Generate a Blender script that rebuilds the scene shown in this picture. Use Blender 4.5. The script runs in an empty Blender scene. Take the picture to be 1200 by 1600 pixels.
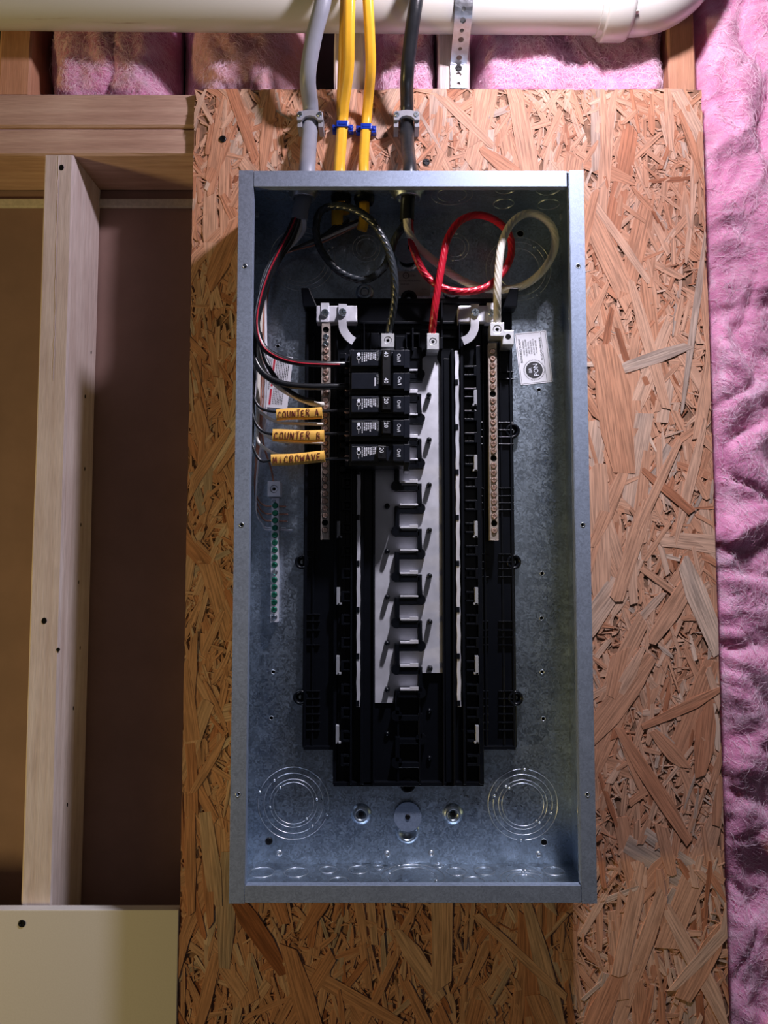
import bpy, math, random
import numpy as np
from mathutils import Vector, noise
from mathutils.geometry import tessellate_polygon
C = bpy.context.scene.collection
sc = bpy.context.scene
RND = random.Random(7)

# ------------------------------------------------------------------ camera
F = 1200.0                      # focal length in pixels of the 1200x1600 frame
PITCH = math.radians(4.0)
CAMY = -0.877                   # board face is the plane y = 0, d = distance in front of it
H = 1.35                        # height of the camera above the basement floor
cam_d = bpy.data.cameras.new('camera'); cam = bpy.data.objects.new('camera', cam_d); C.objects.link(cam)
cam.location = (0, CAMY, H); cam.rotation_euler = (math.pi/2 + PITCH, 0, 0)
cam_d.sensor_fit = 'HORIZONTAL'; cam_d.sensor_width = 36; cam_d.lens = 36*F/1200
cam_d.clip_start = 0.01; cam_d.clip_end = 50
sc.camera = cam
# ------------------------------------------------------------------ world and lamps
w = bpy.data.worlds.new('world'); sc.world = w; w.use_nodes = True
w.node_tree.nodes['Background'].inputs[0].default_value = (0.82, 0.78, 0.86, 1)
w.node_tree.nodes['Background'].inputs[1].default_value = 0.018
def lamp(name, kind, loc, col, power, radius, aim=None, **kw):
    l = bpy.data.lights.new(name, kind); l.color = col; l.energy = power
    o = bpy.data.objects.new(name, l); C.objects.link(o); o.location = (loc[0], loc[1], loc[2] + H)
    if kind == 'AREA': l.size = radius
    else: l.shadow_soft_size = radius
    if aim is not None:
        v = Vector((aim[0], aim[1], aim[2] + H)) - o.location
        o.rotation_euler = v.to_track_quat('-Z', 'Y').to_euler()
    for k, v in kw.items(): setattr(l, k, v)
    return o
# work lamp hanging close to the panel, above the frame; beam aimed down the wall
WORK = (0.205, -0.334, 0.70)
lamp('work_lamp_beam', 'SPOT', WORK, (0.90, 0.90, 1.0), 21, 0.024, aim=(0.12, -0.27, -0.60), spot_size=math.radians(104), spot_blend=1.0)
lamp('work_lamp_spill', 'POINT', WORK, (1.0, 0.88, 1.0), 10.0, 0.024)
# warm room lamp far to the left
lamp('warm_lamp', 'AREA', (-1.8, -0.80, -0.50), (1.0, 0.74, 0.28), 11, 0.25, aim=(0, 0, 0))
# weak neutral fill added behind the camera, stands for no actual lamp
lamp('room_fill', 'AREA', (0.5, -2.2, 0.3), (0.95, 0.93, 1.0), 0.35, 0.9, aim=(0, 0, -0.15))
sc.view_settings.view_transform = 'Standard'; sc.view_settings.look = 'None'
sc.view_settings.gamma = 1; sc.view_settings.use_curve_mapping = False
sc.view_settings.exposure = 0.32

# ------------------------------------------------------------------ pixel helpers (positions on planes of known depth)
CT, ST = math.cos(PITCH), math.sin(PITCH)
def P(px, py, d):
    a = (px-600)/F; b = (800-py)/F
    dy = CT - b*ST; dz = ST + b*CT
    t = (-d - CAMY)/dy
    return Vector((a*t, -d, dz*t + H))
def PZ(px, py, z):              # on the horizontal plane z (relative to camera height)
    a = (px-600)/F; b = (800-py)/F
    t = z/(ST + b*CT)
    return Vector((a*t, CAMY + t*(CT - b*ST), z + H))
def PXM(px, d, py=800): return P(px, py, d).x
def S(d): return (-d - CAMY)/F   # metres per pixel at depth d

# ------------------------------------------------------------------ materials
M = {}
def N(nt, typ, **kw):
    n = nt.nodes.new(typ)
    for k, v in kw.items():
        if hasattr(n, k): setattr(n, k, v)
        else: n.inputs[k].default_value = v
    return n
def mat(name, col, rough=0.5, metal=0.0, var=0.0, scale=60, bump=0.0, stretch=(1, 1, 1), col2=None, spec=0.5, detail=4, rvar=0.0, sub=0, coat=0, contrast=(0.35, 0.65), bdist=0.001):
    m = bpy.data.materials.new(name); m.use_nodes = True; nt = m.node_tree; L = nt.links.new
    b = nt.nodes['Principled BSDF']
    b.inputs['Roughness'].default_value = rough; b.inputs['Metallic'].default_value = metal
    b.inputs['Specular IOR Level'].default_value = spec
    b.inputs['Coat Weight'].default_value = coat
    if sub:
        b.inputs['Subsurface Weight'].default_value = sub; b.inputs['Subsurface Radius'].default_value = (1, .5, .6); b.inputs['Subsurface Scale'].default_value = 0.008
    c = (*col, 1); b.inputs['Base Color'].default_value = c
    tc = N(nt, 'ShaderNodeTexCoord'); mp = N(nt, 'ShaderNodeMapping'); mp.inputs['Scale'].default_value = stretch
    L(tc.outputs['Object'], mp.inputs['Vector'])
    nz = N(nt, 'ShaderNodeTexNoise'); nz.inputs['Scale'].default_value = scale; nz.inputs['Detail'].default_value = detail
    nz.inputs['Roughness'].default_value = 0.6
    L(mp.outputs[0], nz.inputs['Vector'])
    cr = N(nt, 'ShaderNodeValToRGB')
    c2 = col2 or tuple(x*(1-var) for x in col)
    cr.color_ramp.elements[0].position = contrast[0]; cr.color_ramp.elements[1].position = contrast[1]
    cr.color_ramp.elements[0].color = (*c2, 1); cr.color_ramp.elements[1].color = c
    L(nz.outputs['Fac'], cr.inputs[0]); L(cr.outputs[0], b.inputs['Base Color'])
    if rvar:
        mr = N(nt, 'ShaderNodeMapRange'); mr.inputs['From Min'].default_value = .3; mr.inputs['From Max'].default_value = .7
        mr.inputs['To Min'].default_value = max(rough-rvar, .05); mr.inputs['To Max'].default_value = min(rough+rvar, 1)
        L(nz.outputs['Fac'], mr.inputs[0]); L(mr.outputs[0], b.inputs['Roughness'])
    if bump:
        bp = N(nt, 'ShaderNodeBump'); bp.inputs['Strength'].default_value = bump; bp.inputs['Distance'].default_value = bdist
        L(nz.outputs['Fac'], bp.inputs['Height']); L(bp.outputs[0], b.inputs['Normal'])
    M[name] = m; return m

def galv(name, col, rough, spangle=420, amt=0.25, metal=0.9):
    m = bpy.data.materials.new(name); m.use_nodes = True; nt = m.node_tree; L = nt.links.new
    b = nt.nodes['Principled BSDF']; b.inputs['Metallic'].default_value = metal
    tc = N(nt, 'ShaderNodeTexCoord')
    nz0 = N(nt, 'ShaderNodeTexNoise'); nz0.inputs['Scale'].default_value = 120
    L(tc.outputs['Object'], nz0.inputs['Vector'])
    mx = N(nt, 'ShaderNodeMixRGB'); mx.inputs[0].default_value = 0.02
    L(tc.outputs['Object'], mx.inputs[1]); L(nz0.outputs['Color'], mx.inputs[2])
    v = N(nt, 'ShaderNodeTexVoronoi'); v.inputs['Scale'].default_value = spangle; L(mx.outputs[0], v.inputs['Vector'])
    nz = N(nt, 'ShaderNodeTexNoise'); nz.inputs['Scale'].default_value = 22; nz.inputs['Detail'].default_value = 5
    L(tc.outputs['Object'], nz.inputs['Vector'])
    sp = N(nt, 'ShaderNodeSeparateColor'); L(v.outputs['Color'], sp.inputs[0])
    a = N(nt, 'ShaderNodeMath', operation='ADD'); L(sp.outputs[0], a.inputs[0]); L(nz.outputs['Fac'], a.inputs[1])
    cr = N(nt, 'ShaderNodeValToRGB'); cr.color_ramp.elements[0].position = .3; cr.color_ramp.elements[1].position = 1.0
    cr.color_ramp.elements[0].color = (*[x*(1-amt) for x in col], 1); cr.color_ramp.elements[1].color = (*[min(1, x*(1+amt*.6)) for x in col], 1)
    hf = N(nt, 'ShaderNodeMath', operation='MULTIPLY'); hf.inputs[1].default_value = .62
    L(a.outputs[0], hf.inputs[0]); L(hf.outputs[0], cr.inputs[0]); L(cr.outputs[0], b.inputs['Base Color'])
    mr = N(nt, 'ShaderNodeMapRange'); mr.inputs['To Min'].default_value = rough-.09; mr.inputs['To Max'].default_value = rough+.12
    L(hf.outputs[0], mr.inputs[0]); L(mr.outputs[0], b.inputs['Roughness'])
    bp = N(nt, 'ShaderNodeBump'); bp.inputs['Strength'].default_value = .12; bp.inputs['Distance'].default_value = .0005
    L(nz.outputs['Fac'], bp.inputs['Height']); L(bp.outputs[0], b.inputs['Normal'])
    M[name] = m; return m

galv('galvanised', (0.52, 0.61, 0.72), 0.31, metal=1.0)
galv('galvanised_flange', (0.27, 0.325, 0.44), 0.58, amt=.2, metal=.45, spangle=620)
mat('bright_steel', (0.72, 0.76, 0.82), 0.36, 0.95, var=.2, scale=150, rvar=.08)
mat('zinc_screw', (0.70, 0.80, 0.88), 0.25, 1.0, var=.2, scale=300)
mat('tin_bar', (0.80, 0.80, 0.88), 0.42, 0.4, var=.16, scale=40, rvar=.1)
mat('bar_brass', (0.58, 0.50, 0.45), 0.42, 0.6, var=.3, scale=200)
mat('bronze_screw', (0.88, 0.62, 0.52), 0.3, .75, var=.35, scale=500)
mat('green_screw', (0.06, 0.42, 0.27), 0.25, 0.8, var=.4, scale=400)
mat('aluminium_lug', (0.78, 0.79, 0.82), 0.4, 0.85, var=.12, scale=200, bump=.1)
mat('black_plastic', (0.004, 0.005, 0.008), 0.3, spec=.27, var=.2, scale=80, bump=.04)
mat('breaker_plastic', (0.010, 0.012, 0.020), 0.30, spec=.42, var=.25, scale=120, bump=.05)
mat('handle_plastic', (0.005, 0.005, 0.007), 0.4, spec=.35)
mat('hole_black', (0.004, 0.004, 0.004), 0.8, spec=.1)
mat('grey_tab', (0.30, 0.31, 0.34), 0.5)
mat('white_print', (0.75, 0.78, 0.9), 0.6)
mat('grey_print', (0.22, 0.23, 0.25), 0.6)
mat('black_print', (0.02, 0.02, 0.025), 0.6)
mat('red_print', (0.50, 0.015, 0.04), 0.55)
mat('sticker_white', (0.72, 0.72, 0.78), 0.45, var=.06, scale=30)
mat('sticker_clear', (0.42, 0.40, 0.38), 0.4, var=.1)
mat('grey_sheath', (0.27, 0.29, 0.35), 0.42, var=.12, scale=40, bump=.2, bdist=.002)
mat('yellow_sheath', (0.86, 0.48, 0.035), 0.38, var=.12, scale=50, bump=.1)
mat('black_sheath', (0.018, 0.020, 0.024), 0.3, var=.3, scale=45, bump=.35, bdist=.002)
mat('black_wire', (0.012, 0.013, 0.016), 0.28, var=.2)
mat('black_stranded', (0.028, 0.034, 0.042), 0.26, var=.2)
mat('red_wire', (0.52, 0.012, 0.035), 0.32, var=.2)
mat('white_wire', (0.66, 0.63, 0.58), 0.35, var=.08)
mat('copper', (0.62, 0.30, 0.22), 0.38, 0.7, var=.3, scale=300)
mat('tape_yellow', (0.90, 0.50, 0.09), 0.5, var=.22, scale=60, bump=.1)
mat('ink_brown', (0.16, 0.025, 0.008), 0.6)
mat('blue_plastic', (0.012, 0.045, 0.42), 0.25, var=.2)
mat('clamp_grey', (0.28, 0.29, 0.33), 0.45, 0.1, var=.1, scale=200, bump=.1)
mat('pvc', (0.58, 0.58, 0.55), 0.24, var=.05, scale=18, spec=.6)
mat('drywall', (0.70, 0.67, 0.64), 0.85, var=.04, scale=500, bump=.08)
mat('brown_board', (0.30, 0.19, 0.165), 0.85, var=.15, scale=14, bump=.1)
mat('gypsum_edge', (0.62, 0.58, 0.5), 0.9, var=.2, scale=200)
mat('dark_cavity', (0.05, 0.045, 0.05), 0.9)
mat('screw_black', (0.02, 0.02, 0.022), 0.35, .6)
mat('osb_base', (0.36, 0.19, 0.115), 0.85, var=.6, scale=160, bump=.5, stretch=(1, 1, .35))

def wood(name, ca, cb, axis=2, grain=60, knots=True):
    m = bpy.data.materials.new(name); m.use_nodes = True; nt = m.node_tree; L = nt.links.new
    b = nt.nodes['Principled BSDF']; b.inputs['Roughness'].default_value = .72; b.inputs['Specular IOR Level'].default_value = .25
    tc = N(nt, 'ShaderNodeTexCoord'); mp = N(nt, 'ShaderNodeMapping')
    s = [1, 1, 1]; s[axis] = .05; mp.inputs['Scale'].default_value = s
    L(tc.outputs['Object'], mp.inputs['Vector'])
    nz = N(nt, 'ShaderNodeTexNoise'); nz.inputs['Scale'].default_value = grain*2.2; nz.inputs['Detail'].default_value = 6; nz.inputs['Distortion'].default_value = .4
    L(mp.outputs[0], nz.inputs['Vector'])
    fine = N(nt, 'ShaderNodeTexNoise'); fine.inputs['Scale'].default_value = 900; fine.inputs['Detail'].default_value = 2
    L(mp.outputs[0], fine.inputs['Vector'])
    blot = N(nt, 'ShaderNodeTexNoise'); blot.inputs['Scale'].default_value = 9; L(tc.outputs['Object'], blot.inputs['Vector'])
    cr = N(nt, 'ShaderNodeValToRGB'); cr.color_ramp.elements[0].position = .32; cr.color_ramp.elements[1].position = .66
    cr.color_ramp.elements[0].color = (*cb, 1); cr.color_ramp.elements[1].color = (*ca, 1)
    L(nz.outputs['Fac'], cr.inputs[0])
    mx = N(nt, 'ShaderNodeMixRGB', blend_type='MULTIPLY'); mx.inputs[0].default_value = .45
    L(cr.outputs[0], mx.inputs[1]); L(fine.outputs['Fac'], mx.inputs[2])
    mx2 = N(nt, 'ShaderNodeMixRGB', blend_type='SOFT_LIGHT'); mx2.inputs[0].default_value = .6
    L(mx.outputs[0], mx2.inputs[1]); L(blot.outputs['Fac'], mx2.inputs[2]); L(mx2.outputs[0], b.inputs['Base Color'])
    bp = N(nt, 'ShaderNodeBump'); bp.inputs['Strength'].default_value = .4; bp.inputs['Distance'].default_value = .0008
    ad = N(nt, 'ShaderNodeMath', operation='ADD'); L(nz.outputs['Fac'], ad.inputs[0]); L(fine.outputs['Fac'], ad.inputs[1])
    L(ad.outputs[0], bp.inputs['Height']); L(bp.outputs[0], b.inputs['Normal'])
    M[name] = m
wood('wood_vertical', (0.90, 0.79, 0.78), (0.74, 0.61, 0.58), 2)
wood('wood_horizontal', (0.68, 0.46, 0.37), (0.54, 0.34, 0.27), 0)
wood('wood_orange', (0.72, 0.38, 0.24), (0.60, 0.30, 0.18), 2)

def strand_mat():
    m = bpy.data.materials.new('osb_strand'); m.use_nodes = True; nt = m.node_tree; L = nt.links.new
    b = nt.nodes['Principled BSDF']; b.inputs['Roughness'].default_value = .62; b.inputs['Specular IOR Level'].default_value = .3
    uv = N(nt, 'ShaderNodeUVMap', uv_map='UVMap'); r = N(nt, 'ShaderNodeUVMap', uv_map='tone')
    sp = N(nt, 'ShaderNodeSeparateXYZ'); L(r.outputs[0], sp.inputs[0])
    mp = N(nt, 'ShaderNodeMapping'); mp.inputs['Scale'].default_value = (26, 520, 1); L(uv.outputs[0], mp.inputs['Vector'])
    of = N(nt, 'ShaderNodeVectorMath', operation='ADD'); L(mp.outputs[0], of.inputs[0])
    sc3 = N(nt, 'ShaderNodeVectorMath', operation='SCALE'); sc3.inputs['Scale'].default_value = 137; L(r.outputs[0], sc3.inputs[0]); L(sc3.outputs[0], of.inputs[1])
    nz = N(nt, 'ShaderNodeTexNoise'); nz.inputs['Scale'].default_value = 1; nz.inputs['Detail'].default_value = 4; nz.inputs['Distortion'].default_value = .3
    L(of.outputs[0], nz.inputs['Vector'])
    mp2 = N(nt, 'ShaderNodeMapping'); mp2.inputs['Scale'].default_value = (8, 60, 1); L(uv.outputs[0], mp2.inputs['Vector'])
    of2 = N(nt, 'ShaderNodeVectorMath', operation='ADD'); L(mp2.outputs[0], of2.inputs[0]); L(sc3.outputs[0], of2.inputs[1])
    nb = N(nt, 'ShaderNodeTexNoise'); nb.inputs['Scale'].default_value = 1; nb.inputs['Detail'].default_value = 3; L(of2.outputs[0], nb.inputs['Vector'])
    cr = N(nt, 'ShaderNodeValToRGB'); e = cr.color_ramp.elements
    cols = [(0, (0.32, 0.115, 0.055)), (.12, (0.50, 0.205, 0.11)), (.35, (0.58, 0.285, 0.17)), (.6, (0.62, 0.345, 0.225)), (.82, (0.67, 0.43, 0.31)), (.93, (0.44, 0.33, 0.27)), (1, (0.74, 0.53, 0.41))]
    e[0].position = 0; e[0].color = (*cols[0][1], 1); e[1].position = 1; e[1].color = (*cols[-1][1], 1)
    for p_, c_ in cols[1:-1]:
        q = e.new(p_); q.color = (*c_, 1)
    ad = N(nt, 'ShaderNodeMath', operation='MULTIPLY_ADD'); ad.inputs[1].default_value = .30; L(nb.outputs['Fac'], ad.inputs[0])
    sb = N(nt, 'ShaderNodeMath', operation='SUBTRACT'); sb.inputs[1].default_value = .15; L(sp.outputs[0], sb.inputs[0]); L(sb.outputs[0], ad.inputs[2])
    L(ad.outputs[0], cr.inputs[0])
    dk = N(nt, 'ShaderNodeMapRange'); dk.inputs['From Min'].default_value = .3; dk.inputs['From Max'].default_value = .62; dk.inputs['To Min'].default_value = .5; dk.inputs['To Max'].default_value = 1.06
    L(nz.outputs['Fac'], dk.inputs[0])
    mx = N(nt, 'ShaderNodeVectorMath', operation='SCALE'); L(cr.outputs[0], mx.inputs[0]); L(dk.outputs[0], mx.inputs['Scale'])
    L(mx.outputs[0], b.inputs['Base Color'])
    bp = N(nt, 'ShaderNodeBump'); bp.inputs['Strength'].default_value = .5; bp.inputs['Distance'].default_value = .0006
    L(nz.outputs['Fac'], bp.inputs['Height']); L(bp.outputs[0], b.inputs['Normal'])
    M['osb_strand'] = m
strand_mat()

def fluff_mat(name, ca, cb, cc):
    m = bpy.data.materials.new(name); m.use_nodes = True; nt = m.node_tree; L = nt.links.new
    b = nt.nodes['Principled BSDF']; b.inputs['Roughness'].default_value = .9; b.inputs['Specular IOR Level'].default_value = .15
    b.inputs['Subsurface Weight'].default_value = .35; b.inputs['Subsurface Radius'].default_value = (1, .45, .7); b.inputs['Subsurface Scale'].default_value = .012
    b.inputs['Sheen Weight'].default_value = .25
    tc = N(nt, 'ShaderNodeTexCoord')
    nz = N(nt, 'ShaderNodeTexNoise'); nz.inputs['Scale'].default_value = 16; nz.inputs['Detail'].default_value = 8; nz.inputs['Distortion'].default_value = 2.2; nz.inputs['Roughness'].default_value = .6
    L(tc.outputs['Object'], nz.inputs['Vector'])
    f = N(nt, 'ShaderNodeTexNoise'); f.inputs['Scale'].default_value = 130; f.inputs['Detail'].default_value = 6; f.inputs['Distortion'].default_value = 3.5
    L(tc.outputs['Object'], f.inputs['Vector'])
    cr = N(nt, 'ShaderNodeValToRGB'); e = cr.color_ramp.elements; e[0].position = .28; e[0].color = (*cc, 1); e[1].position = .72; e[1].color = (*cb, 1)
    q = e.new(.5); q.color = (*ca, 1)
    L(nz.outputs['Fac'], cr.inputs[0]); L(cr.outputs[0], b.inputs['Base Color'])
    bp = N(nt, 'ShaderNodeBump'); bp.inputs['Strength'].default_value = .45; bp.inputs['Distance'].default_value = .002
    L(f.outputs['Fac'], bp.inputs['Height'])
    bp2 = N(nt, 'ShaderNodeBump'); bp2.inputs['Strength'].default_value = .5; bp2.inputs['Distance'].default_value = .006
    L(nz.outputs['Fac'], bp2.inputs['Height']); L(bp.outputs[0], bp2.inputs['Normal']); L(bp2.outputs[0], b.inputs['Normal'])
    M[name] = m
fluff_mat('pink_wool', (0.74, 0.33, 0.52), (0.84, 0.54, 0.70), (0.58, 0.20, 0.38))
fluff_mat('tan_wool', (0.72, 0.40, 0.44), (0.74, 0.46, 0.42), (0.58, 0.28, 0.34))
mat('wool_fibre', (0.92, 0.66, 0.80), 0.6, sub=.2)

def pvc_dirt():
    nt = M['pvc'].node_tree; L = nt.links.new; b = nt.nodes['Principled BSDF']
    tc = N(nt, 'ShaderNodeTexCoord'); mp = N(nt, 'ShaderNodeMapping'); mp.inputs['Scale'].default_value = (3, 90, 90); L(tc.outputs['Object'], mp.inputs[0])
    nz = N(nt, 'ShaderNodeTexNoise'); nz.inputs['Scale'].default_value = 1.3; nz.inputs['Detail'].default_value = 7; nz.inputs['Roughness'].default_value = .7; L(mp.outputs[0], nz.inputs[0])
    cr = N(nt, 'ShaderNodeValToRGB'); cr.color_ramp.elements[0].position = .63; cr.color_ramp.elements[1].position = .70
    cr.color_ramp.elements[0].color = (0, 0, 0, 1); cr.color_ramp.elements[1].color = (.8, .8, .8, 1); L(nz.outputs['Fac'], cr.inputs[0])
    mx = N(nt, 'ShaderNodeMixRGB'); mx.inputs[1].default_value = (0.57, 0.575, 0.54, 1); mx.inputs[2].default_value = (0.22, 0.13, 0.08, 1)
    L(cr.outputs[0], mx.inputs[0]); L(mx.outputs[0], b.inputs['Base Color'])
pvc_dirt()

# ------------------------------------------------------------------ mesh helpers
class MB:
    def __init__(s): s.v = []; s.f = []; s.sm = []
    def add(s, vs, fs, smooth=False):
        o = len(s.v); s.v += [tuple(v) for v in vs]; s.f += [tuple(i+o for i in f) for f in fs]; s.sm += [smooth]*len(fs)
    def box(s, x0, x1, y0, y1, z0, z1):
        x0, x1 = sorted((x0, x1)); y0, y1 = sorted((y0, y1)); z0, z1 = sorted((z0, z1))
        s.add([(x0,y0,z0),(x1,y0,z0),(x1,y1,z0),(x0,y1,z0),(x0,y0,z1),(x1,y0,z1),(x1,y1,z1),(x0,y1,z1)],
              [(0,3,2,1),(4,5,6,7),(0,1,5,4),(1,2,6,5),(2,3,7,6),(3,0,4,7)])
        return s
    def pbox(s, px0, py0, px1, py1, d0, d1, py=None, px=None):   # box whose front face (d1) covers a pixel rectangle
        cy = (py0+py1)/2
        s.box(P(px0, cy, d1).x, P(px1, cy, d1).x, -d0, -d1, P(600, py0, d1).z, P(600, py1, d1).z); return s
    def cyl(s, a, b, r0, r1=None, n=16, caps=True, smooth=True):
        a = Vector(a); b = Vector(b); r1 = r0 if r1 is None else r1
        t = (b-a).normalized(); u = t.orthogonal().normalized(); w_ = t.cross(u)
        vs = []
        for p_, r in ((a, r0), (b, r1)):
            for i in range(n):
                th = 2*math.pi*i/n; vs.append(p_ + u*r*math.cos(th) + w_*r*math.sin(th))
        s.add(vs, [(i, (i+1)%n, n+(i+1)%n, n+i) for i in range(n)], smooth)
        if caps: s.add(vs[:n], [tuple(range(n))[::-1]]); s.add(vs[n:], [tuple(range(n))])
        return s
    def lathe(s, c, axis, prof, n=20, smooth=True):      # prof: (radius, height along axis)
        c = Vector(c); t = Vector(axis).normalized(); u = t.orthogonal().normalized(); w_ = t.cross(u)
        vs = []; k = len(prof)
        for r, h in prof:
            for i in range(n):
                th = 2*math.pi*i/n; vs.append(c + t*h + u*r*math.cos(th) + w_*r*math.sin(th))
        s.add(vs, [(j*n+i, j*n+(i+1)%n, (j+1)*n+(i+1)%n, (j+1)*n+i) for j in range(k-1) for i in range(n)], smooth); return s
    def plate(s, outline, holes, w0, w1, fn):            # 2-D outline with holes, extruded w0..w1, fn(u,v,w) -> point
        loops = [outline] + list(holes)
        pts = [p_ for l in loops for p_ in l]
        tris = tessellate_polygon([[Vector((p_[0], p_[1], 0)) for p_ in l] for l in loops])
        n = len(pts)
        vs = [fn(u, v, w1) for u, v in pts] + [fn(u, v, w0) for u, v in pts]
        s.add(vs, [tuple(t) for t in tris] + [tuple(i+n for i in reversed(t)) for t in tris])
        o = len(s.v) - 2*n; k = 0
        for l in loops:
            m = len(l)
            for i in range(m):
                a, b = k+i, k+(i+1)%m
                s.f.append((o+a, o+n+a, o+n+b, o+b)); s.sm.append(m > 10)
            k += m
        return s
    def torus(s, c, axis, R, r, n=40, m=6, a0=0, a1=2*math.pi):
        c = Vector(c); t = Vector(axis).normalized(); u = t.orthogonal().normalized(); w_ = t.cross(u)
        full = abs(a1-a0-2*math.pi) < 1e-6; k = n if full else n+1
        vs = []
        for i in range(k):
            th = a0+(a1-a0)*i/n; rd = u*math.cos(th)+w_*math.sin(th)
            for j in range(m):
                ph = 2*math.pi*j/m; vs.append(c + rd*(R+r*math.cos(ph)) + t*r*math.sin(ph))
        s.add(vs, [(i*m+j, ((i+1)%k)*m+j, ((i+1)%k)*m+(j+1)%m, i*m+(j+1)%m) for i in range(n) for j in range(m)], True); return s
    def tube(s, path, rx, ry=None, n=14, twist=0, lobes=7, depth=0, up=(0, 1, 0), ridge=None, caps=True):
        ry = rx if ry is None else ry; up = Vector(up)
        k = len(path); vs = []; dist = 0
        if twist:
            T0 = (path[1]-path[0]).normalized(); side0 = T0.orthogonal().normalized()
        for i, p_ in enumerate(path):
            T = (path[min(i+1, k-1)] - path[max(i-1, 0)]).normalized()
            if twist:
                side = (side0 - T*side0.dot(T)).normalized(); side0 = side; bn = T.cross(side)
            else:
                side = T.cross(up)
                if side.length < 1e-3: side = T.orthogonal()
                side.normalize(); bn = T.cross(side)
            if i: dist += (p_-path[i-1]).length
            for j in range(n):
                th = 2*math.pi*j/n; q = 1.0
                if twist: q = 1 - depth*(1-abs(math.cos(.5*(lobes*th + twist*dist))))
                if ridge: q = ridge(th)
                vs.append(p_ + side*rx*q*math.cos(th) + bn*ry*q*math.sin(th))
        s.add(vs, [(i*n+j, i*n+(j+1)%n, (i+1)*n+(j+1)%n, (i+1)*n+j) for i in range(k-1) for j in range(n)], True)
        if caps: s.add(vs[:n], [tuple(range(n))]); s.add(vs[-n:], [tuple(range(n))[::-1]])
        return s
def front(u, v, w): return (u, -w, v)         # outline in x,z ; w = d
def circ(cx, cz, r, n=20, rz=None): return [(cx + r*math.cos(2*math.pi*i/n), cz + (rz or r)*math.sin(2*math.pi*i/n)) for i in range(n)]
def smooth_path(cps, step=0.003):
    c = [Vector(p_) for p_ in cps]; out = []
    for i in range(len(c)-1):
        p0 = c[max(i-1, 0)]; p1 = c[i]; p2 = c[i+1]; p3 = c[min(i+2, len(c)-1)]
        n = max(2, int((p2-p1).length/step))
        for k in range(n):
            t = k/n; out.append(.5*((2*p1) + (p2-p0)*t + (2*p0-5*p1+4*p2-p3)*t*t + (3*p1-p0-3*p2+p3)*t**3))
    out.append(c[-1]); return out
def pp(*pts): return [P(*q) for q in pts]

WL = {}
def prop(o, label=None, cat=None, group=None, kind=None):
    if label: o['label'] = label
    if cat: o['category'] = cat
    if group: o['group'] = group
    if kind: o['kind'] = kind
    return o
def thing(name, label, cat, loc, group=None):
    o = bpy.data.objects.new(name, None); C.objects.link(o); o.location = loc; o.empty_display_size = .01
    WL[o.name] = Vector(loc); return prop(o, label, cat, group)
def obj(name, mb, m, parent=None, label=None, bevel=0, kind=None, shared=None, at=None, seg=2):
    if shared is None:
        off = WL[parent.name] if parent else Vector((0, 0, 0))
        if at is not None: off = Vector(at)
        me = bpy.data.meshes.new(name)
        me.from_pydata([(v[0]-off.x, v[1]-off.y, v[2]-off.z) for v in mb.v], [], mb.f)
        me.polygons.foreach_set('use_smooth', mb.sm)
        me.materials.append(M[m]); me.update()
    else: me = shared
    o = bpy.data.objects.new(name, me); C.objects.link(o)
    base = WL[parent.name] if parent else Vector((0, 0, 0))
    if parent: o.parent = parent
    if at is not None: o.location = Vector(at) - base; WL[o.name] = Vector(at)
    else: WL[o.name] = base.copy()
    if bevel:
        b = o.modifiers.new('bevel', 'BEVEL'); b.width = bevel; b.segments = seg; b.limit_method = 'ANGLE'; b.angle_limit = math.radians(40)
    if label: o['label'] = label
    if kind: o['kind'] = kind
    return o
def single(name, mb, m, label, cat, at, group=None, bevel=0): # a thing that is one mesh
    o = obj(name, mb, m, None, at=at, bevel=bevel); return prop(o, label, cat, group)
def text_mb(items, th=0.00012):
    """items: (string, size, centre point, angle in the x-z plane, x-stretch) -> MB of flat raised lettering facing the camera"""
    mb = MB()
    for s_, size, c, ang, sx in items:
        cu = bpy.data.curves.new('t', 'FONT'); cu.body = s_; cu.size = size; cu.align_x = 'CENTER'; cu.align_y = 'CENTER'; cu.resolution_u = 2
        o = bpy.data.objects.new('t', cu); C.objects.link(o)
        dg = bpy.context.evaluated_depsgraph_get(); me = bpy.data.meshes.new_from_object(o.evaluated_get(dg))
        ca, sa = math.cos(ang), math.sin(ang)
        vs = []
        for v in me.vertices:
            x, y = v.co.x*sx, v.co.y
            vs.append((c[0] + x*ca - y*sa, c[1]-th, c[2] + x*sa + y*ca))
        mb.add(vs, [tuple(p_.vertices) for p_ in me.polygons])
        bpy.data.objects.remove(o); bpy.data.curves.remove(cu); bpy.data.meshes.remove(me)
    return mb
def cross_screw(r, h, slot='cross', n=18):       # screw head along -y, centred on the origin, seat at y=0
    mb = MB(); a = r*.62; b = r*.17
    if slot == 'cross': hole = [(a,b),(b,b),(b,a),(-b,a),(-b,b),(-a,b),(-a,-b),(-b,-b),(-b,-a),(b,-a),(b,-b),(a,-b)]
    elif slot == 'slot': hole = [(a*1.15,b),(-a*1.15,b),(-a*1.15,-b),(a*1.15,-b)]
    elif slot == 'square': hole = [(.4*r,.4*r),(-.4*r,.4*r),(-.4*r,-.4*r),(.4*r,-.4*r)]
    else: hole = circ(0, 0, r*.5, 6)
    hole = hole[::-1]
    mb.plate(circ(0, 0, r*.8, n), [hole], h*.35, h, front)
    mb.lathe((0, 0, 0), (0, -1, 0), [(r, 0), (r, h*.45), (r*.93, h*.8), (r*.8, h)], n)
    mb.plate(circ(0, 0, r*.85, n), [], 0, h*.35, front)
    return mb
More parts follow.
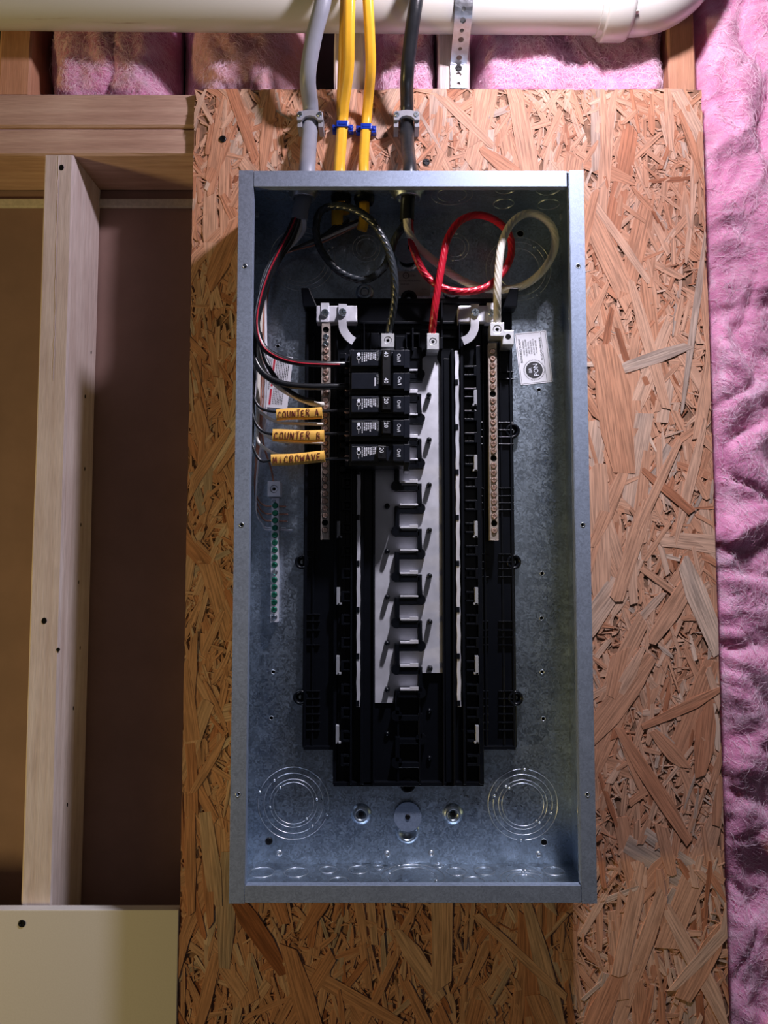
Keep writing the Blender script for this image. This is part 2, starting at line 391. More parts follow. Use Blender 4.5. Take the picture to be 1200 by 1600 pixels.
def mesh_from(mb, name, m):
    me = bpy.data.meshes.new(name); me.from_pydata(mb.v, [], mb.f); me.polygons.foreach_set('use_smooth', mb.sm); me.materials.append(M[m]); me.update(); return me
def rotm(me_name, mb, ang):
    c, s_ = math.cos(ang), math.sin(ang); o = MB(); o.f = list(mb.f); o.sm = list(mb.sm)
    o.v = [(x*c - z*s_, y, x*s_ + z*c) for x, y, z in mb.v]; return o

# ================================================================== THE SETTING
BASE = -0.011                       # stud faces lie 11 mm behind the board's face
OX0 = (P(305, 140, 0).x + P(279, 1500, 0).x)/2; OX1 = (P(1095, 140, 0).x + P(1139, 1550, 0).x)/2
OZ1 = P(600, 140, 0).z; OZ0 = H - 0.66
def structure(name, mb, m, bevel=0, at=(0, 0, 0)):
    o = obj(name, mb, m, None, at=at, bevel=bevel); o['kind'] = 'structure'; return o
zpt = P(0, 148, BASE).z; zpm = P(0, 200, BASE).z; zpb = P(0, 242, BASE).z
structure('wall_back', MB().box(-1.1, 1.0, .100, .112, H-.8, zpb+.001), 'brown_board')
structure('wall_back_upper', MB().box(-1.1, 1.0, .100, .112, zpb+.0012, H+1.0), 'dark_cavity')
structure('trim_1', MB().box(-1.1, OX0+.06, .094, .0998, zpb-.024, zpb-.013), 'gypsum_edge', bevel=.001)
zd = P(0, 1422, .002).z
wl = structure('wall_lower', MB().box(-1.1, OX0-.0008, .0108, -.002, H-.8, zd), 'drywall', bevel=.0008)
# ------------------------------------------------------------------ studs and plates
def lumber(name, x0, x1, z0, z1, y0, y1, m, label, cat, axis=2, seed=0, cut=0, group=None):
    r = random.Random(seed); mb = MB(); n = 14; vs = []
    ch = .0022
    sec = [(0, ch), (ch, 0), (1, 0)]
    lo, hi = (z0, z1) if axis == 2 else (x0, x1)
    for i in range(n+1):
        t = i/n; j = [r.uniform(-.0005, .0005) for _ in range(8)]
        a0, a1 = ((x0, x1) if axis == 2 else (z0, z1))
        ring = [(a0+ch+j[0], y0), (a1-ch+j[1], y0), (a1+j[2], y0+ch), (a1+j[3], y1-ch), (a1-ch, y1), (a0+ch, y1), (a0+j[4], y1-ch), (a0+j[5], y0+ch)]
        L_ = lo+(hi-lo)*t
        for a, y in ring: vs.append((a, y, L_) if axis == 2 else (L_, y, a))
    fs = [(i*8+j, i*8+(j+1)%8, (i+1)*8+(j+1)%8, (i+1)*8+j) for i in range(n) for j in range(8)]
    if axis == 0: fs = [f[::-1] for f in fs]
    fs += [tuple(range(8))[::-1] if axis == 2 else tuple(range(8)), tuple(range(n*8, n*8+8)) if axis == 2 else tuple(range(n*8, n*8+8))[::-1]]
    mb.add(vs, fs)
    o = obj(name, mb, m, None, at=((x0+x1)/2, y0, z0)); return prop(o, label, cat, group)
sx0 = P(56.5, 640, BASE).x; sx1 = P(103.5, 640, BASE).x
stud_l = lumber('wall_stud', sx0, sx1, H-.8, zpb-.0003, .011, .0995, 'wood_vertical', 'pale wooden stud standing alone in the open bay left of the board', 'stud', seed=1)
lumber('wall_plate', -1.1, OX0+.2, zpm+.0008, zpt, .009, .098, 'wood_horizontal', 'upper of the two horizontal wooden plates left of the board', 'plate', axis=0, seed=2)
lumber('wall_plate', -1.1, OX0+.2, zpb, zpm-.0006, .011, .099, 'wood_horizontal', 'lower of the two horizontal wooden plates, resting on the lone stud', 'plate', axis=0, seed=3)
def upstud(px0, px1, z0, m, label, seed, py=95):
    return lumber('wall_stud', P(px0, py, BASE).x, P(px1, py, BASE).x, z0, H+.85, .0112, .0995, m, label, 'stud', seed=seed)
upstud(-2, 48, zpt+.0005, 'wood_orange', 'short reddish stud end in the top left corner above the plates', 4)
upstud(522, 571, zpt+.0005, 'wood_vertical', 'wooden stud behind the yellow cables above the board', 5)
st3 = upstud(685, 734, zpt+.0005, 'wood_vertical', 'wooden stud carrying the perforated steel strap', 6)
lumber('wall_stud', P(1045, 95, BASE).x, OX1-.0015, H-.8, H+.85, .0112, .0995, 'wood_orange', 'orange wooden stud between the board top corner and the big pink batt', 'stud', seed=7)
lumber('wall_stud', OX0+.012, OX0+.05, H-.8, zpb-.0003, .0112, .0995, 'wood_vertical', 'wooden stud behind the left edge of the board', 'stud', seed=8)
# knots, nail holes and splits on the lone stud
def child(o, name, mb, m, label=None, kind=None, bevel=0): return obj(name, mb, m, o, label=label, kind=kind, bevel=bevel)
for px_, py_, rx_, rz_ in ((96, 262, 4, 5), (69, 970, 4, 5), (91, 1015, 3, 3)):
    q = P(px_, py_, BASE)
    child(stud_l, 'knot', MB().plate(circ(q.x, q.z, rx_*.00074, 9, rz_*.00074), [], -.0111, -.0106, front), 'hole_black')
kx = sx1
for d_, z_ in ((.07, .27), (.055, .21), (.06, .12), (.052, .05), (.05, -.02), (.06, -.1), (.045, -.17), (.035, -.28)):
    child(stud_l, 'nail_hole', MB().plate(circ(.011+d_, H+z_, .0011, 8, .0024), [], kx-.0002, kx+.0005, lambda u, v, w_: (w_, u, v)), 'hole_black')
sp_ = MB(); path = []
for i in range(26):
    q = P(92 - i*.35 + RND.uniform(-1, 1), 244+i*14, BASE); path.append(Vector((q.x, .0108, q.z)))
sp_.tube(path, .0006, .0004, n=5)
child(stud_l, 'split', sp_, 'wood_vertical', label='thin split line down the stud face')
SCREW_B = mesh_from(cross_screw(.0042, .0012), 'screw_head', 'screw_black')
q = P(34, 1443, .002)
o = obj('screw', None, None, wl, shared=SCREW_B, at=(q.x, -.0016, q.z)); o['label'] = 'black drywall screw'

# ------------------------------------------------------------------ OSB board
board = thing('particle_board', 'large oriented strand board sheet behind the metal electrical box', 'board', (OX0, 0, OZ0))
obj('core', MB().box(OX0, OX1, .0105, .0008, OZ0, OZ1), 'osb_base', board)
BXL, BXR, BZT, BZB = -0.152, 0.209, H+0.4127, H-0.3298      # the metal box outline
def strands(specs, rng):
    V, Fc, UV, TN = [], [], [], []
    for cx, cz, L_, Wd, ang, h, th, tone in specs:
        ca, sa = math.cos(ang), math.sin(ang); k = 3 if L_ > .03 else 2
        top, bot = [], []
        tl, tr = rng.uniform(-.5, .5)*Wd, rng.uniform(-.5, .5)*Wd
        taper = rng.choice((0, 0, 0, .35, .5))
        for i in range(k+1):
            u = -L_/2 + L_*i/k; e = 1 - taper*abs(2*i/k-1)
            if i in (0, k): e *= rng.uniform(.5, 1)
            top.append((u + tl*(i == 0) + tr*(i == k), Wd/2*e*rng.uniform(.82, 1.1)))
            bot.append((u - tl*(i == 0)*.4 - tr*(i == k)*.4, -Wd/2*e*rng.uniform(.82, 1.1)))
        if rng.random() < .6: top.insert(0, (-L_/2*1.06, rng.uniform(-.2, .2)*Wd))
        pts = bot + top[::-1]
        if rng.random() < .5: pts.insert(len(bot), (L_/2*1.06, rng.uniform(-.2, .2)*Wd))
        tilt = rng.uniform(-.0005, .0005)/(L_/2); o = len(V); n = len(pts)
        f_, b_ = [], []
        for u, v in pts:
            x = min(max(cx + u*ca - v*sa, OX0), OX1); z = min(max(cz + u*sa + v*ca, OZ0), OZ1)
            y = -(h + tilt*u)
            f_.append((x, y, z)); b_.append((x, y+th, z))
        V += f_ + b_; uo = rng.uniform(0, 5)
        Fc.append(tuple(range(o, o+n))); UV += [(u+uo, v) for u, v in pts]; TN += [tone]*n
        for i in range(n):
            j = (i+1) % n; Fc.append((o+i, o+n+i, o+n+j, o+j)); UV += [(pts[i][0]+uo, pts[i][1]), (pts[i][0]+uo, pts[i][1]), (pts[j][0]+uo, pts[j][1]), (pts[j][0]+uo, pts[j][1])]; TN += [(tone[0]*.75, tone[1])]*4
    return V, Fc, UV, TN
def strand_obj(name, specs, rng, kind=None):
    V, Fc, UV, TN = strands(specs, rng); off = WL[board.name]
    me = bpy.data.meshes.new(name); me.from_pydata([(x-off.x, y-off.y, z-off.z) for x, y, z in V], [], Fc)
    a = me.uv_layers.new(name='UVMap'); a.data.foreach_set('uv', [c for t in UV for c in t])
    b = me.uv_layers.new(name='tone'); b.data.foreach_set('uv', [c for t in TN for c in t])
    me.materials.append(M['osb_strand']); me.update()
    o = bpy.data.objects.new(name, me); C.objects.link(o); o.parent = board
    if kind: o['kind'] = kind
    return o
def visible(x, z, m=.0): return not (BXL+m < x < BXR-m and BZB+m < z < BZT-m) and z > H-.56
rg = random.Random(11)
def angle(): return math.pi/2 + rg.gauss(0, .42) if rg.random() < .78 else rg.uniform(0, math.pi)
def tone(): return (min(1, max(0, rg.gauss(.52, .22))), rg.random())
big = []
while len(big) < 285:
    x = rg.uniform(OX0, OX1); z = rg.uniform(H-.57, OZ1)
    if not visible(x, z, .006): continue
    big.append((x, z, rg.uniform(.05, .16), rg.uniform(.009, .028), angle(), rg.uniform(.0004, .0018), .0008, tone()))
for s_ in big: strand_obj('strand', [s_], rg)
small = []
while len(small) < 9000:
    x = rg.uniform(OX0, OX1); z = rg.uniform(OZ0, OZ1)
    if not visible(x, z, .004): continue
    if rg.random() < .45: small.append((x, z, rg.uniform(.02, .06), rg.uniform(.003, .010), angle(), rg.uniform(-.0004, .0012), .0006, tone()))
    else: small.append((x, z, rg.uniform(.006, .025), rg.uniform(.0008, .003), rg.uniform(0, math.pi), rg.uniform(-.0002, .0009), .0006, tone()))
strand_obj('strand_chips', small, rg, 'stuff')
# the pair of strands that stands out beside the box, as in the photo
def special(px0, py0, px1, py1, wpx, tone_):
    a, b = P(px0, py0, 0), P(px1, py1, 0); m_ = (a+b)/2; v = b-a
    strand_obj('strand', [(m_.x, m_.z, v.length, wpx*.00073, math.atan2(v.z, v.x), .0019, .0009, tone_)], rg)
special(946, 545, 975, 738, 54, (.34, .3)); special(1004, 735, 1080, 800, 15, (.08, .7)); special(935, 590, 1078, 540, 22, (.93, .1))
special(1065, 640, 1102, 365, 14, (.9, .5)); special(900, 420, 930, 300, 20, (.3, .2)); special(990, 840, 1060, 690, 16, (.55, .9))
for px_, py_ in ((348, 217), (666, 253)):
    q = P(px_, py_, .002); o = obj('screw', None, None, board, shared=SCREW_B, at=(q.x, -.0016, q.z)); o['label'] = 'dark screw driven into the board'

# ------------------------------------------------------------------ insulation
def batt(name, label, x0, x1, z0, z1, d0, bulge, amp, seed, m='pink_wool', res=.003, edge=.03, fibres=3000, fold=(0, 0), floor=-.085):
    nx = int((x1-x0)/res); nz_ = int((z1-z0)/res)
    sv = Vector((seed*3.1, seed*1.7, seed*.9))
    mb = MB(); vs = []; hs = np.zeros((nz_+1, nx+1))
    for j in range(nz_+1):
        z = z0+(z1-z0)*j/nz_
        for i in range(nx+1):
            x = x0+(x1-x0)*i/nx
            p_ = Vector((x, 0, z))
            wv = noise.noise_vector(p_*9+sv)*.5
            a = noise.fractal(p_*7+sv+wv, .8, 2.2, 3)
            cr1 = max(0, 1-abs(noise.noise(Vector((x*9, 0, z*4.5))+sv*2+wv*1.3))*7)**2; cr2 = max(0, 1-abs(noise.noise(p_*17+sv*3+wv*2))*6)**2
            fine = noise.fractal(Vector((x*34, 0, z*50))+sv+wv*4, .8, 2.1, 4)
            ex = min(x-x0, x1-x)/edge; e = 1 - (1-min(1, max(0, ex)))**2.2
            f_ = fold[0]*math.exp(-((x-x0-fold[1]*(x1-x0))/.02)**2)
            d = d0 + bulge*e + amp*(a*1.15 - cr1*.36 - cr2*.16) + fine*.0022 - (1-e)*.03 - f_
            d = max(d, floor); hs[j, i] = d
            wob = (noise.noise(Vector((z*16, seed, 0)))*.006 + noise.noise(Vector((z*70, seed, 0)))*.002) if i in (0, nx) else 0
            vs.append((x + wob, -d, z))
    W_ = nx+1
    mb.add(vs, [(j*W_+i, j*W_+i+1, (j+1)*W_+i+1, (j+1)*W_+i) for j in range(nz_) for i in range(nx)], True)
    # closed back
    o0 = len(mb.v); bk = -floor+.006
    back = [(x0, bk, z0), (x1, bk, z0), (x1, bk, z1), (x0, bk, z1)]
    rim = [j*W_ for j in range(nz_+1)]; rim2 = [j*W_+nx for j in range(nz_+1)]
    mb.v += back; mb.f.append((o0+3, o0+2, o0+1, o0)); mb.sm.append(False)
    mb.f.append(tuple(rim) + (o0+3, o0)); mb.sm.append(False)
    mb.f.append(tuple(reversed(rim2)) + (o0+1, o0+2)); mb.sm.append(False)
    mb.f.append(tuple(range(nx, -1, -1)) + (o0, o0+1)); mb.sm.append(False)
    mb.f.append(tuple(nz_*W_+i for i in range(W_)) + (o0+2, o0+3)); mb.sm.append(False)
    o = obj(name, mb, m, None, at=((x0+x1)/2, 0, z0)); prop(o, label, 'insulation')
    # loose fibres
    r = np.random.RandomState(seed); fb = MB(); K = 7
    for _ in range(fibres):
        x = r.uniform(x0+.004, x1-.004); z = r.uniform(z0+.004, z1-.004)
        th = r.uniform(0, 2*math.pi) if r.rand() < .4 else noise.noise(Vector((x*14, z*14, seed)))*5+r.uniform(-.5, .5)
        cur = r.uniform(-.5, .5); st = r.uniform(.0014, .0050); lift = r.uniform(.0002, .004)*(2.2 if r.rand() < .06 else 1); wd = r.uniform(.00008, .00026); pv = []
        for k in range(K):
            i = min(max(int((x-x0)/(x1-x0)*nx), 0), nx); j = min(max(int((z-z0)/(z1-z0)*nz_), 0), nz_)
            pv.append((x, -(hs[j, i] + lift*math.sin(math.pi*(k+.4)/K)+.0002), z))
            nxn, nzn = x+st*math.cos(th), z+st*math.sin(th)
            if not (x0 < nxn < x1 and z0 < nzn < z1): break
            x, z = nxn, nzn; th += cur+r.uniform(-.15, .15)
        if len(pv) < 3: continue
        o1 = len(fb.v)
        for k, (a, b, c) in enumerate(pv):
            t = (pv[min(k+1, len(pv)-1)][0]-pv[max(k-1, 0)][0], pv[min(k+1, len(pv)-1)][2]-pv[max(k-1, 0)][2]); L_ = math.hypot(*t) or 1
            w_ = wd*(1-abs(2*k/(len(pv)-1)-1)*.7)
            fb.v.append((a - t[1]/L_*w_, b, c + t[0]/L_*w_)); fb.v.append((a + t[1]/L_*w_, b, c - t[0]/L_*w_)); fb.v.append((a, b-w_*1.4, c))
        for k in range(len(pv)-1):
            q_ = o1+3*k
            fb.f += [(q_, q_+3, q_+5, q_+2), (q_+2, q_+5, q_+4, q_+1)]; fb.sm += [True, True]
    if fb.v: obj('loose_fibres', fb, 'wool_fibre', o, kind='stuff')
    return o
def bx(px): return P(px, 95, -.03).x
batt('insulation_batt', 'tall pink fibreglass batt filling the bay right of the board', OX1+.0005, OX1+.36, H-.72, H+.86, -.028, .016, .020, 3, res=.0034, edge=.03, fibres=30000)
zi0 = zpt+.001
batt('insulation_batt', 'crumpled bright pink batt above the plates, right of the stud end', bx(62), bx(267), zi0, H+.80, -.045, .030, .016, 5, edge=.045, fibres=6000)
batt('insulation_batt', 'folded dusty pink batt above the plates, left of the grey cable', bx(271.5), bx(470), zi0, H+.80, -.045, .030, .014, 9, m='tan_wool', edge=.06, fibres=4000)
batt('insulation_batt', 'narrow pink batt behind the black cable', bx(576), bx(683), zi0, H+.80, -.045, .025, .016, 13, edge=.02, fibres=3500)
batt('insulation_batt', 'wide pink batt between the steel strap and the orange stud', bx(737), bx(1043), zi0, H+.80, -.040, .030, .014, 17, edge=.03, fibres=8000)

# ------------------------------------------------------------------ drain pipe
PR = .0305; PD = PR - BASE*0 + .0; PC = PR+.000       # pipe rests on the stud faces
zc = P(300, 41, PC).z + PR*.985
pipe = thing('drain_pipe', 'white plastic drain pipe running across the top of the picture', 'pipe', (0, -PC, zc))
xe = P(950, 30, PC).x
slope = -.008
def pz(x): return zc + slope*(x - P(300, 41, PC).x)
mb = MB(); mb.tube([Vector((x, -PC, pz(x))) for x in np.linspace(-1.1, xe-.005, 30)], PR, n=56)
obj('straight_run', mb, 'pvc', pipe)
mb = MB(); R_ = .075; path = [Vector((xe-.012, -PC, pz(xe)))]
for i in range(15):
    a = i/14*math.pi/2; path.append(Vector((xe+.030 + R_*math.sin(a), -PC, pz(xe) + R_*(1-math.cos(a)))))
path += [path[-1]+Vector((0, 0, .08)), path[-1]+Vector((0, 0, .3))]
mb.tube(path, PR+.0022, n=56); obj('elbow', mb, 'pvc', pipe)
mb = MB(); mb.lathe((xe-.006, -PC, pz(xe)), (1, 0, 0), [(PR, 0), (PR+.0068, .0), (PR+.0075, .002), (PR+.0075, .026), (PR+.006, .030), (PR+.002, .032)], 56)
mb.box(xe+.006, xe+.028, -PC-PR*.55-.008, -PC-PR*.55+.004, pz(xe)-PR*.86, pz(xe)-PR*.82)
obj('hub', mb, 'pvc', pipe, label='thicker socket collar of the elbow')

# ------------------------------------------------------------------ perforated strap
strap = thing('hanger_strap', 'perforated galvanised steel strap passing over the pipe onto a stud', 'strap', P(716, 138, -.009))
zs0 = P(716, 139, -.010).z; xs = P(716.5, 110, -.010).x; wS = .0100; th_ = .0012
zscr = P(716, 108, -.010).z
prof = [(.0098, zs0), (.0098, zscr+.006)]
# straight to the tangent point on the pipe, then round the front
py_, pz_ = .0098, zscr+.006; cy_, cz_ = -PC, pz(xs)
rr = PR+.0012; dx, dz = cy_-py_, cz_-pz_; Ld = math.hypot(dx, dz); al = math.asin(min(1, rr/Ld)); be = math.atan2(dz, dx)
tl_ = math.sqrt(Ld*Ld-rr*rr); ta = be + al
cand = []
for sg in (1, -1):
    a_ = be+sg*al; cand.append((py_+tl_*math.cos(a_), pz_+tl_*math.sin(a_)))
tp = min(cand, key=lambda c_: c_[0]*1.0)
prof.append(tp); a0 = math.atan2(tp[1]-cz_, tp[0]-cy_)
a1 = math.pi*0.62
a0 = a0 if a0 > 0 else a0+2*math.pi
for i in range(1, 15): a_ = a0+(a1-a0)*i/14; prof.append((cy_+rr*math.cos(a_), cz_+rr*math.sin(a_)))
cum = [0]
for i in range(1, len(prof)): cum.append(cum[-1]+math.hypot(prof[i][0]-prof[i-1][0], prof[i][1]-prof[i-1][1]))
def along(s_):
    s_ = min(max(s_, 0), cum[-1]-1e-6)
    for i in range(1, len(cum)):
        if s_ <= cum[i]:
            t = (s_-cum[i-1])/(cum[i]-cum[i-1]); a, b = prof[i-1], prof[i]
            ty, tz = b[0]-a[0], b[1]-a[1]; L_ = math.hypot(ty, tz)
            return a[0]+ty*t, a[1]+tz*t, tz/L_, -ty/L_     # point + normal (towards room is -)
mb = MB(); cell = .0115; nC = int(cum[-1]/cell); nn = 16
for k in range(nC):
    s0 = k*cell; r_ = .0034 if k % 2 else .0024
    outer, inner = [], []
    for i in range(nn):
        a_ = 2*math.pi*i/nn; c_, s_ = math.cos(a_), math.sin(a_); q_ = max(abs(c_), abs(s_))
        outer.append((c_/q_*wS, s0+cell/2+s_/q_*cell/2)); inner.append((c_*r_, s0+cell/2+s_*r_))
    for w0_ in (0, th_):
        pts = []
        for x_, s_ in outer+inner:
            yy, zz, ny, nz2 = along(s_); pts.append((xs+x_, yy-ny*w0_, zz-nz2*w0_))
        fs = [(i, (i+1) % nn, nn+(i+1) % nn, nn+i) for i in range(nn)]
        mb.add(pts, fs if w0_ else [f[::-1] for f in fs])
    o1 = len(mb.v)-4*nn
    for i in range(nn):
        j = (i+1) % nn
        mb.f.append((o1+nn+i, o1+nn+j, o1+3*nn+j, o1+3*nn+i)); mb.sm.append(True)
        if abs(outer[i][0]) > wS-1e-6 and abs(outer[j][0]) > wS-1e-6: mb.f.append((o1+i, o1+2*nn+i, o1+2*nn+j, o1+j)); mb.sm.append(False)
obj('perforated_band', mb, 'bright_steel', strap)
obj('screw', None, None, strap, shared=SCREW_B, at=(xs, .0086, zscr))

# ================================================================== METAL BOX
D = .098; T = .0012
box = thing('electrical_panel_box', 'tall galvanised steel electrical panel box mounted on the strand board', 'electrical panel', ((BXL+BXR)/2, -.001, BZB))
# back with holes
holes = []; hl = [(427,1050),(424,1122),(846,966),(847,1050),(849,1123),(847,896),(842,609),(434,541)]
for a, b in hl: q = P(a, b, .003); holes.append(circ(q.x, q.z, .0020, 12))
q = P(813, 365, .003); holes.append(circ(q.x, q.z, .0040, 14))
mb = MB(); mb.plate([(BXL, BZB), (BXR, BZB), (BXR, BZT), (BXL, BZT)], holes, .0019, .0030, front)
mb.box(BXL, BXR, -.0014, -.0016, BZB, BZT)
obj('back_plate', mb, 'galvanised', box)
for a, b in hl+[(813, 365)]:
    q = P(a, b, .003); R2 = .0042 if b == 365 else .0023
    ho = obj('screw_hole', MB().plate(circ(q.x, q.z, R2-.0003, 12), [], .00165, .00185, front), 'hole_black', box)
    obj('rim', MB().torus((q.x, -.0031, q.z), (0, 1, 0), R2, .00035, 18, 5), 'bright_steel', ho)
XY = lambda u, v, w_: (w_, u, v)
for nm, xx in (('side_wall', BXL), ('side_wall', BXR-T)):
    obj(nm, MB().box(xx, xx+T, -.003, -D+.0005, BZB, BZT), 'galvanised', box)
# top and bottom walls (top has the three cable openings)
thl = [PZ(475, 300, BZT-H-T), PZ(545, 310, BZT-H-T), PZ(612-12, 316, BZT-H-T), PZ(637, 308, BZT-H-T)]
thl[1] = Vector((P(533, 268, .05).x, -.045, 0)); thl[2] = Vector((P(569, 268, .05).x, -.045, 0))
thl[0] = Vector((P(474, 268, .058).x, -.058, 0)); thl[3] = Vector((P(637, 268, .058).x, -.058, 0))
hs_ = [circ(q.x, q.y, r_, 20)[::-1] for q, r_ in zip(thl, (.0125, .0085, .0085, .0125))]
mb = MB(); mb.plate([(BXL+T, -.0031), (BXR-T, -.0031), (BXR-T, -D+.0006), (BXL+T, -D+.0006)], hs_, BZT-T, BZT, lambda u, v, w_: (u, v, w_))
obj('top_wall', mb, 'galvanised', box)
obj('bottom_wall', MB().box(BXL+T, BXR-T, -.0031, -D+.0006, BZB, BZB+T), 'galvanised', box)
# flanges on the front
FW = .0153
def flange(x0, x1, z0, z1, hols):
    mb = MB(); mb.plate([(x0, z0), (x1, z0), (x1, z1), (x0, z1)], [circ(a, b, .0019, 14) for a, b in hols], D-.0005, D+.0008, front)
    return obj('flange', mb, 'galvanised_flange', box, bevel=.0004)
hz = [P(0, y, D).z for y in (416, 820, 1241)]
flange(BXL-.0002, BXL+FW, BZB-.0008, BZT+.0008, [(BXL+.0075, z) for z in hz])
flange(BXR-FW+.0004, BXR+.0002, BZB-.0008, BZT+.0008, [(BXR-.0072, z) for z in hz])
flange(BXL+FW+.0004, BXR-FW-.0022, BZT-.0168, BZT+.0004, [])
flange(BXL+FW+.0004, BXR-FW-.0002, BZB-.0004, BZB+.0165, [])
for x_ in (BXL+.0075, BXR-.0072):
    for z in hz:
        ho = obj('flange_hole', MB().plate(circ(x_, z, .0024, 12), [], D-.006, D-.0056, front), 'hole_black', box)
        obj('rim', MB().torus((x_, -D-.0008, z), (0, 1, 0), .0022, .0004, 20, 6), 'bright_steel', ho)
lip = MB(); lip.box(BXL+FW-.001, BXL+FW, -D+.0005, -D+.009, BZB+.001, BZT-.001); lip.box(BXR-FW, BXR-FW+.001, -D+.0005, -D+.009, BZB+.001, BZT-.001)
lip.box(BXL+FW+.001, BXR-FW-.001, -D+.0005, -D+.007, BZB+.0155, BZB+.0165); lip.box(BXL+FW+.001, BXR-FW-.003, -D+.0005, -D+.007, BZT-.0168, BZT-.0158)
obj('folded_lip', lip, 'galvanised_flange', box)
# knockouts
def rings(c, axis, rs, r=.00042, name='knockout', gaps=True, seed=0):
    rr_ = random.Random(seed); mb = MB()
    for k, R in enumerate(rs):
        a0 = rr_.uniform(0, 6.28)
        if gaps:
            mb.torus(c, axis, R, r, 44, 5, a0, a0+2.9); mb.torus(c, axis, R, r, 44, 5, a0+3.14, a0+6.04)
            u = Vector(axis).normalized().orthogonal().normalized(); w_ = Vector(axis).normalized().cross(u)
            for aa in (a0-.12, a0+3.02):
                p_ = Vector(c)+(u*math.cos(aa)+w_*math.sin(aa))*R; mb.lathe(p_, axis, [(.0014, 0), (.0011, .0005), (.0003, .0007)], 8)
        else: mb.torus(c, axis, R, r, 44, 5)
    return obj(name, mb, 'bright_steel', box)
s3 = S(.003)
for k, (a, b, rs) in enumerate(((458.5, 1255, (54, 45, 36, 31)), (817, 1257, (53, 45, 37, 32)), (472, 405, (52, 44, 38)), (810, 420, (52, 44, 33)), (572, 388, (22, 16)), (711, 386, (22, 16)))):
    q = P(a, b, .003); rings((q.x, -.0031, q.z), (0, -1, 0), [v*s3 for v in rs], seed=k)
zb = BZB+T-H
for k, (a, b, rs) in enumerate(((409, 1363, (20,)), (463, 1363, (19,)), (513, 1359, (14,)), (560, 1359, (16,)), (645, 1370, (50, 38)), (713, 1362, (16,)), (757, 1361, (16,)), (740, 1377, (17,)), (820, 1374, (38, 28, 18)), (865, 1361, (17,)), (530, 1377, (16,)), (592, 1355, (8,)), (686, 1353, (8,)))):
    q = PZ(a, b, zb+.0003); rings(q, (0, 0, 1), [v*.00068 for v in rs], seed=20+k, gaps=len(rs) > 1)
zt = BZT-T-H
for k, (a, b, rs) in enumerate(((787, 319, (17,)), (857, 320, (18,)), (857, 296, (19,)), (790, 295, (17,)), (548, 300, (16,)), (706, 305, (34, 24)), (430, 305, (18,)))):
    q = PZ(a, b, zt-.0003); rings(q, (0, 0, -1), [v*.00068 for v in rs], seed=40+k, gaps=len(rs) > 1)
for k, (y_, z_, rs) in enumerate(((-.05, -.26, (17, 25)), (-.05, -.20, (16,)), (-.05, .28, (17, 26)), (-.055, .2, (14,)), (-.05, -.11, (16,)))):
    rings((BXR-T-.0003, y_, H+z_), (-1, 0, 0), [v*.00068 for v in rs], seed=60+k)
    rings((BXL+T+.0003, y_, H+z_), (1, 0, 0), [v*.00068 for v in rs], seed=70+k)
# raised mounting bosses with screws
SQ = mesh_from(cross_screw(.0046, .0014, 'square'), 'boss_screw', 'bright_steel'); CR = mesh_from(cross_screw(.0030, .001), 'cross_screw', 'screw_black')
for a, b, r_ in ((564, 1273, 15), (708, 1273, 15), (570, 456, 14), (706, 455, 14)):
    q = P(a, b, .006); rr_ = r_*s3; mb = MB()
    mb.lathe((q.x, -.003, q.z), (0, -1, 0), [(rr_*1.05, 0), (rr_*.98, .0016), (rr_*.8, .0036), (rr_*.62, .0042), (rr_*.52, .0036), (rr_*.50, .0020), (rr_*.0, .0020)], 32)
    bo = obj('mounting_boss', mb, 'galvanised', box)
    mb = MB().torus((q.x, -.0072, q.z), (0, 1, 0), rr_*.56, .0004, 28, 5)
    obj('rim', mb, 'bright_steel', bo)
    obj('screw', None, None, bo, shared=CR if b > 1000 else SQ, at=(q.x, -.0052, q.z))
# oval hanging plates
for (a, b, rx_, rz_, b2) in ((637, 1276, 21, 22, 1300), (637, 392, 21, 21, 405)):
    q = P(a, b, .006); mb = MB(); q2 = P(a, b2, .006)
    mb.lathe((q2.x, -.003, q2.z), (0, -1, 0), [(.0135, 0), (.0130, .0015), (.0105, .003), (.0092, .0026), (.0088, .0003), (0, .0003)], 32)
    kb = obj('hanging_keyhole', mb, 'galvanised', box)
    obj('oval_disc', MB().plate(circ(q.x, q.z, rx_*s3, 32, rz_*s3), [], .0062, .0070, front), 'galvanised_flange', kb)
    if b > 1000: obj('screw', None, None, kb, shared=CR, at=(q.x, -.007, q.z))
    else:
        obj('slot', MB().plate(circ(q.x+.004, q.z+.004, .004, 14), [], .0070, .0072, front), 'hole_black', kb)
for a, b in ((420, 1315),):
    q = P(a, b, .004); obj('screw', None, None, box, shared=mesh_from(cross_screw(.0042, .0012), 'screw_head', 'screw_black'), at=(q.x, -.0028, q.z))
q = P(850, 1316, .003); ho = obj('screw_hole', MB().plate(circ(q.x, q.z, .0034, 14), [], .0030, .0032, front), 'hole_black', box)
obj('rim', MB().torus((q.x, -.0031, q.z), (0, 1, 0), .0036, .0004, 20, 5), 'bright_steel', ho)
for a, b in ((436, 1334), (605, 1335), (674, 1334), (842, 1336)):
    q = P(a, b, .005); mb = MB().lathe((q.x, -.003, q.z), (0, -1, 0), [(.0036, 0), (.0034, .0014), (.0026, .002), (.0018, .002), (.0016, .001), (0, .001)], 16)
    obj('rivet', mb, 'bright_steel', box)
# spot-weld tabs in the corners
for a, b in ((401, 335), (878, 338)):
    q = P(a, b, .006); obj('corner_tab', MB().box(q.x-.002, q.x+.002, -.0031, -.0075, q.z-.003, q.z+.003), 'bright_steel', box, bevel=.0006)
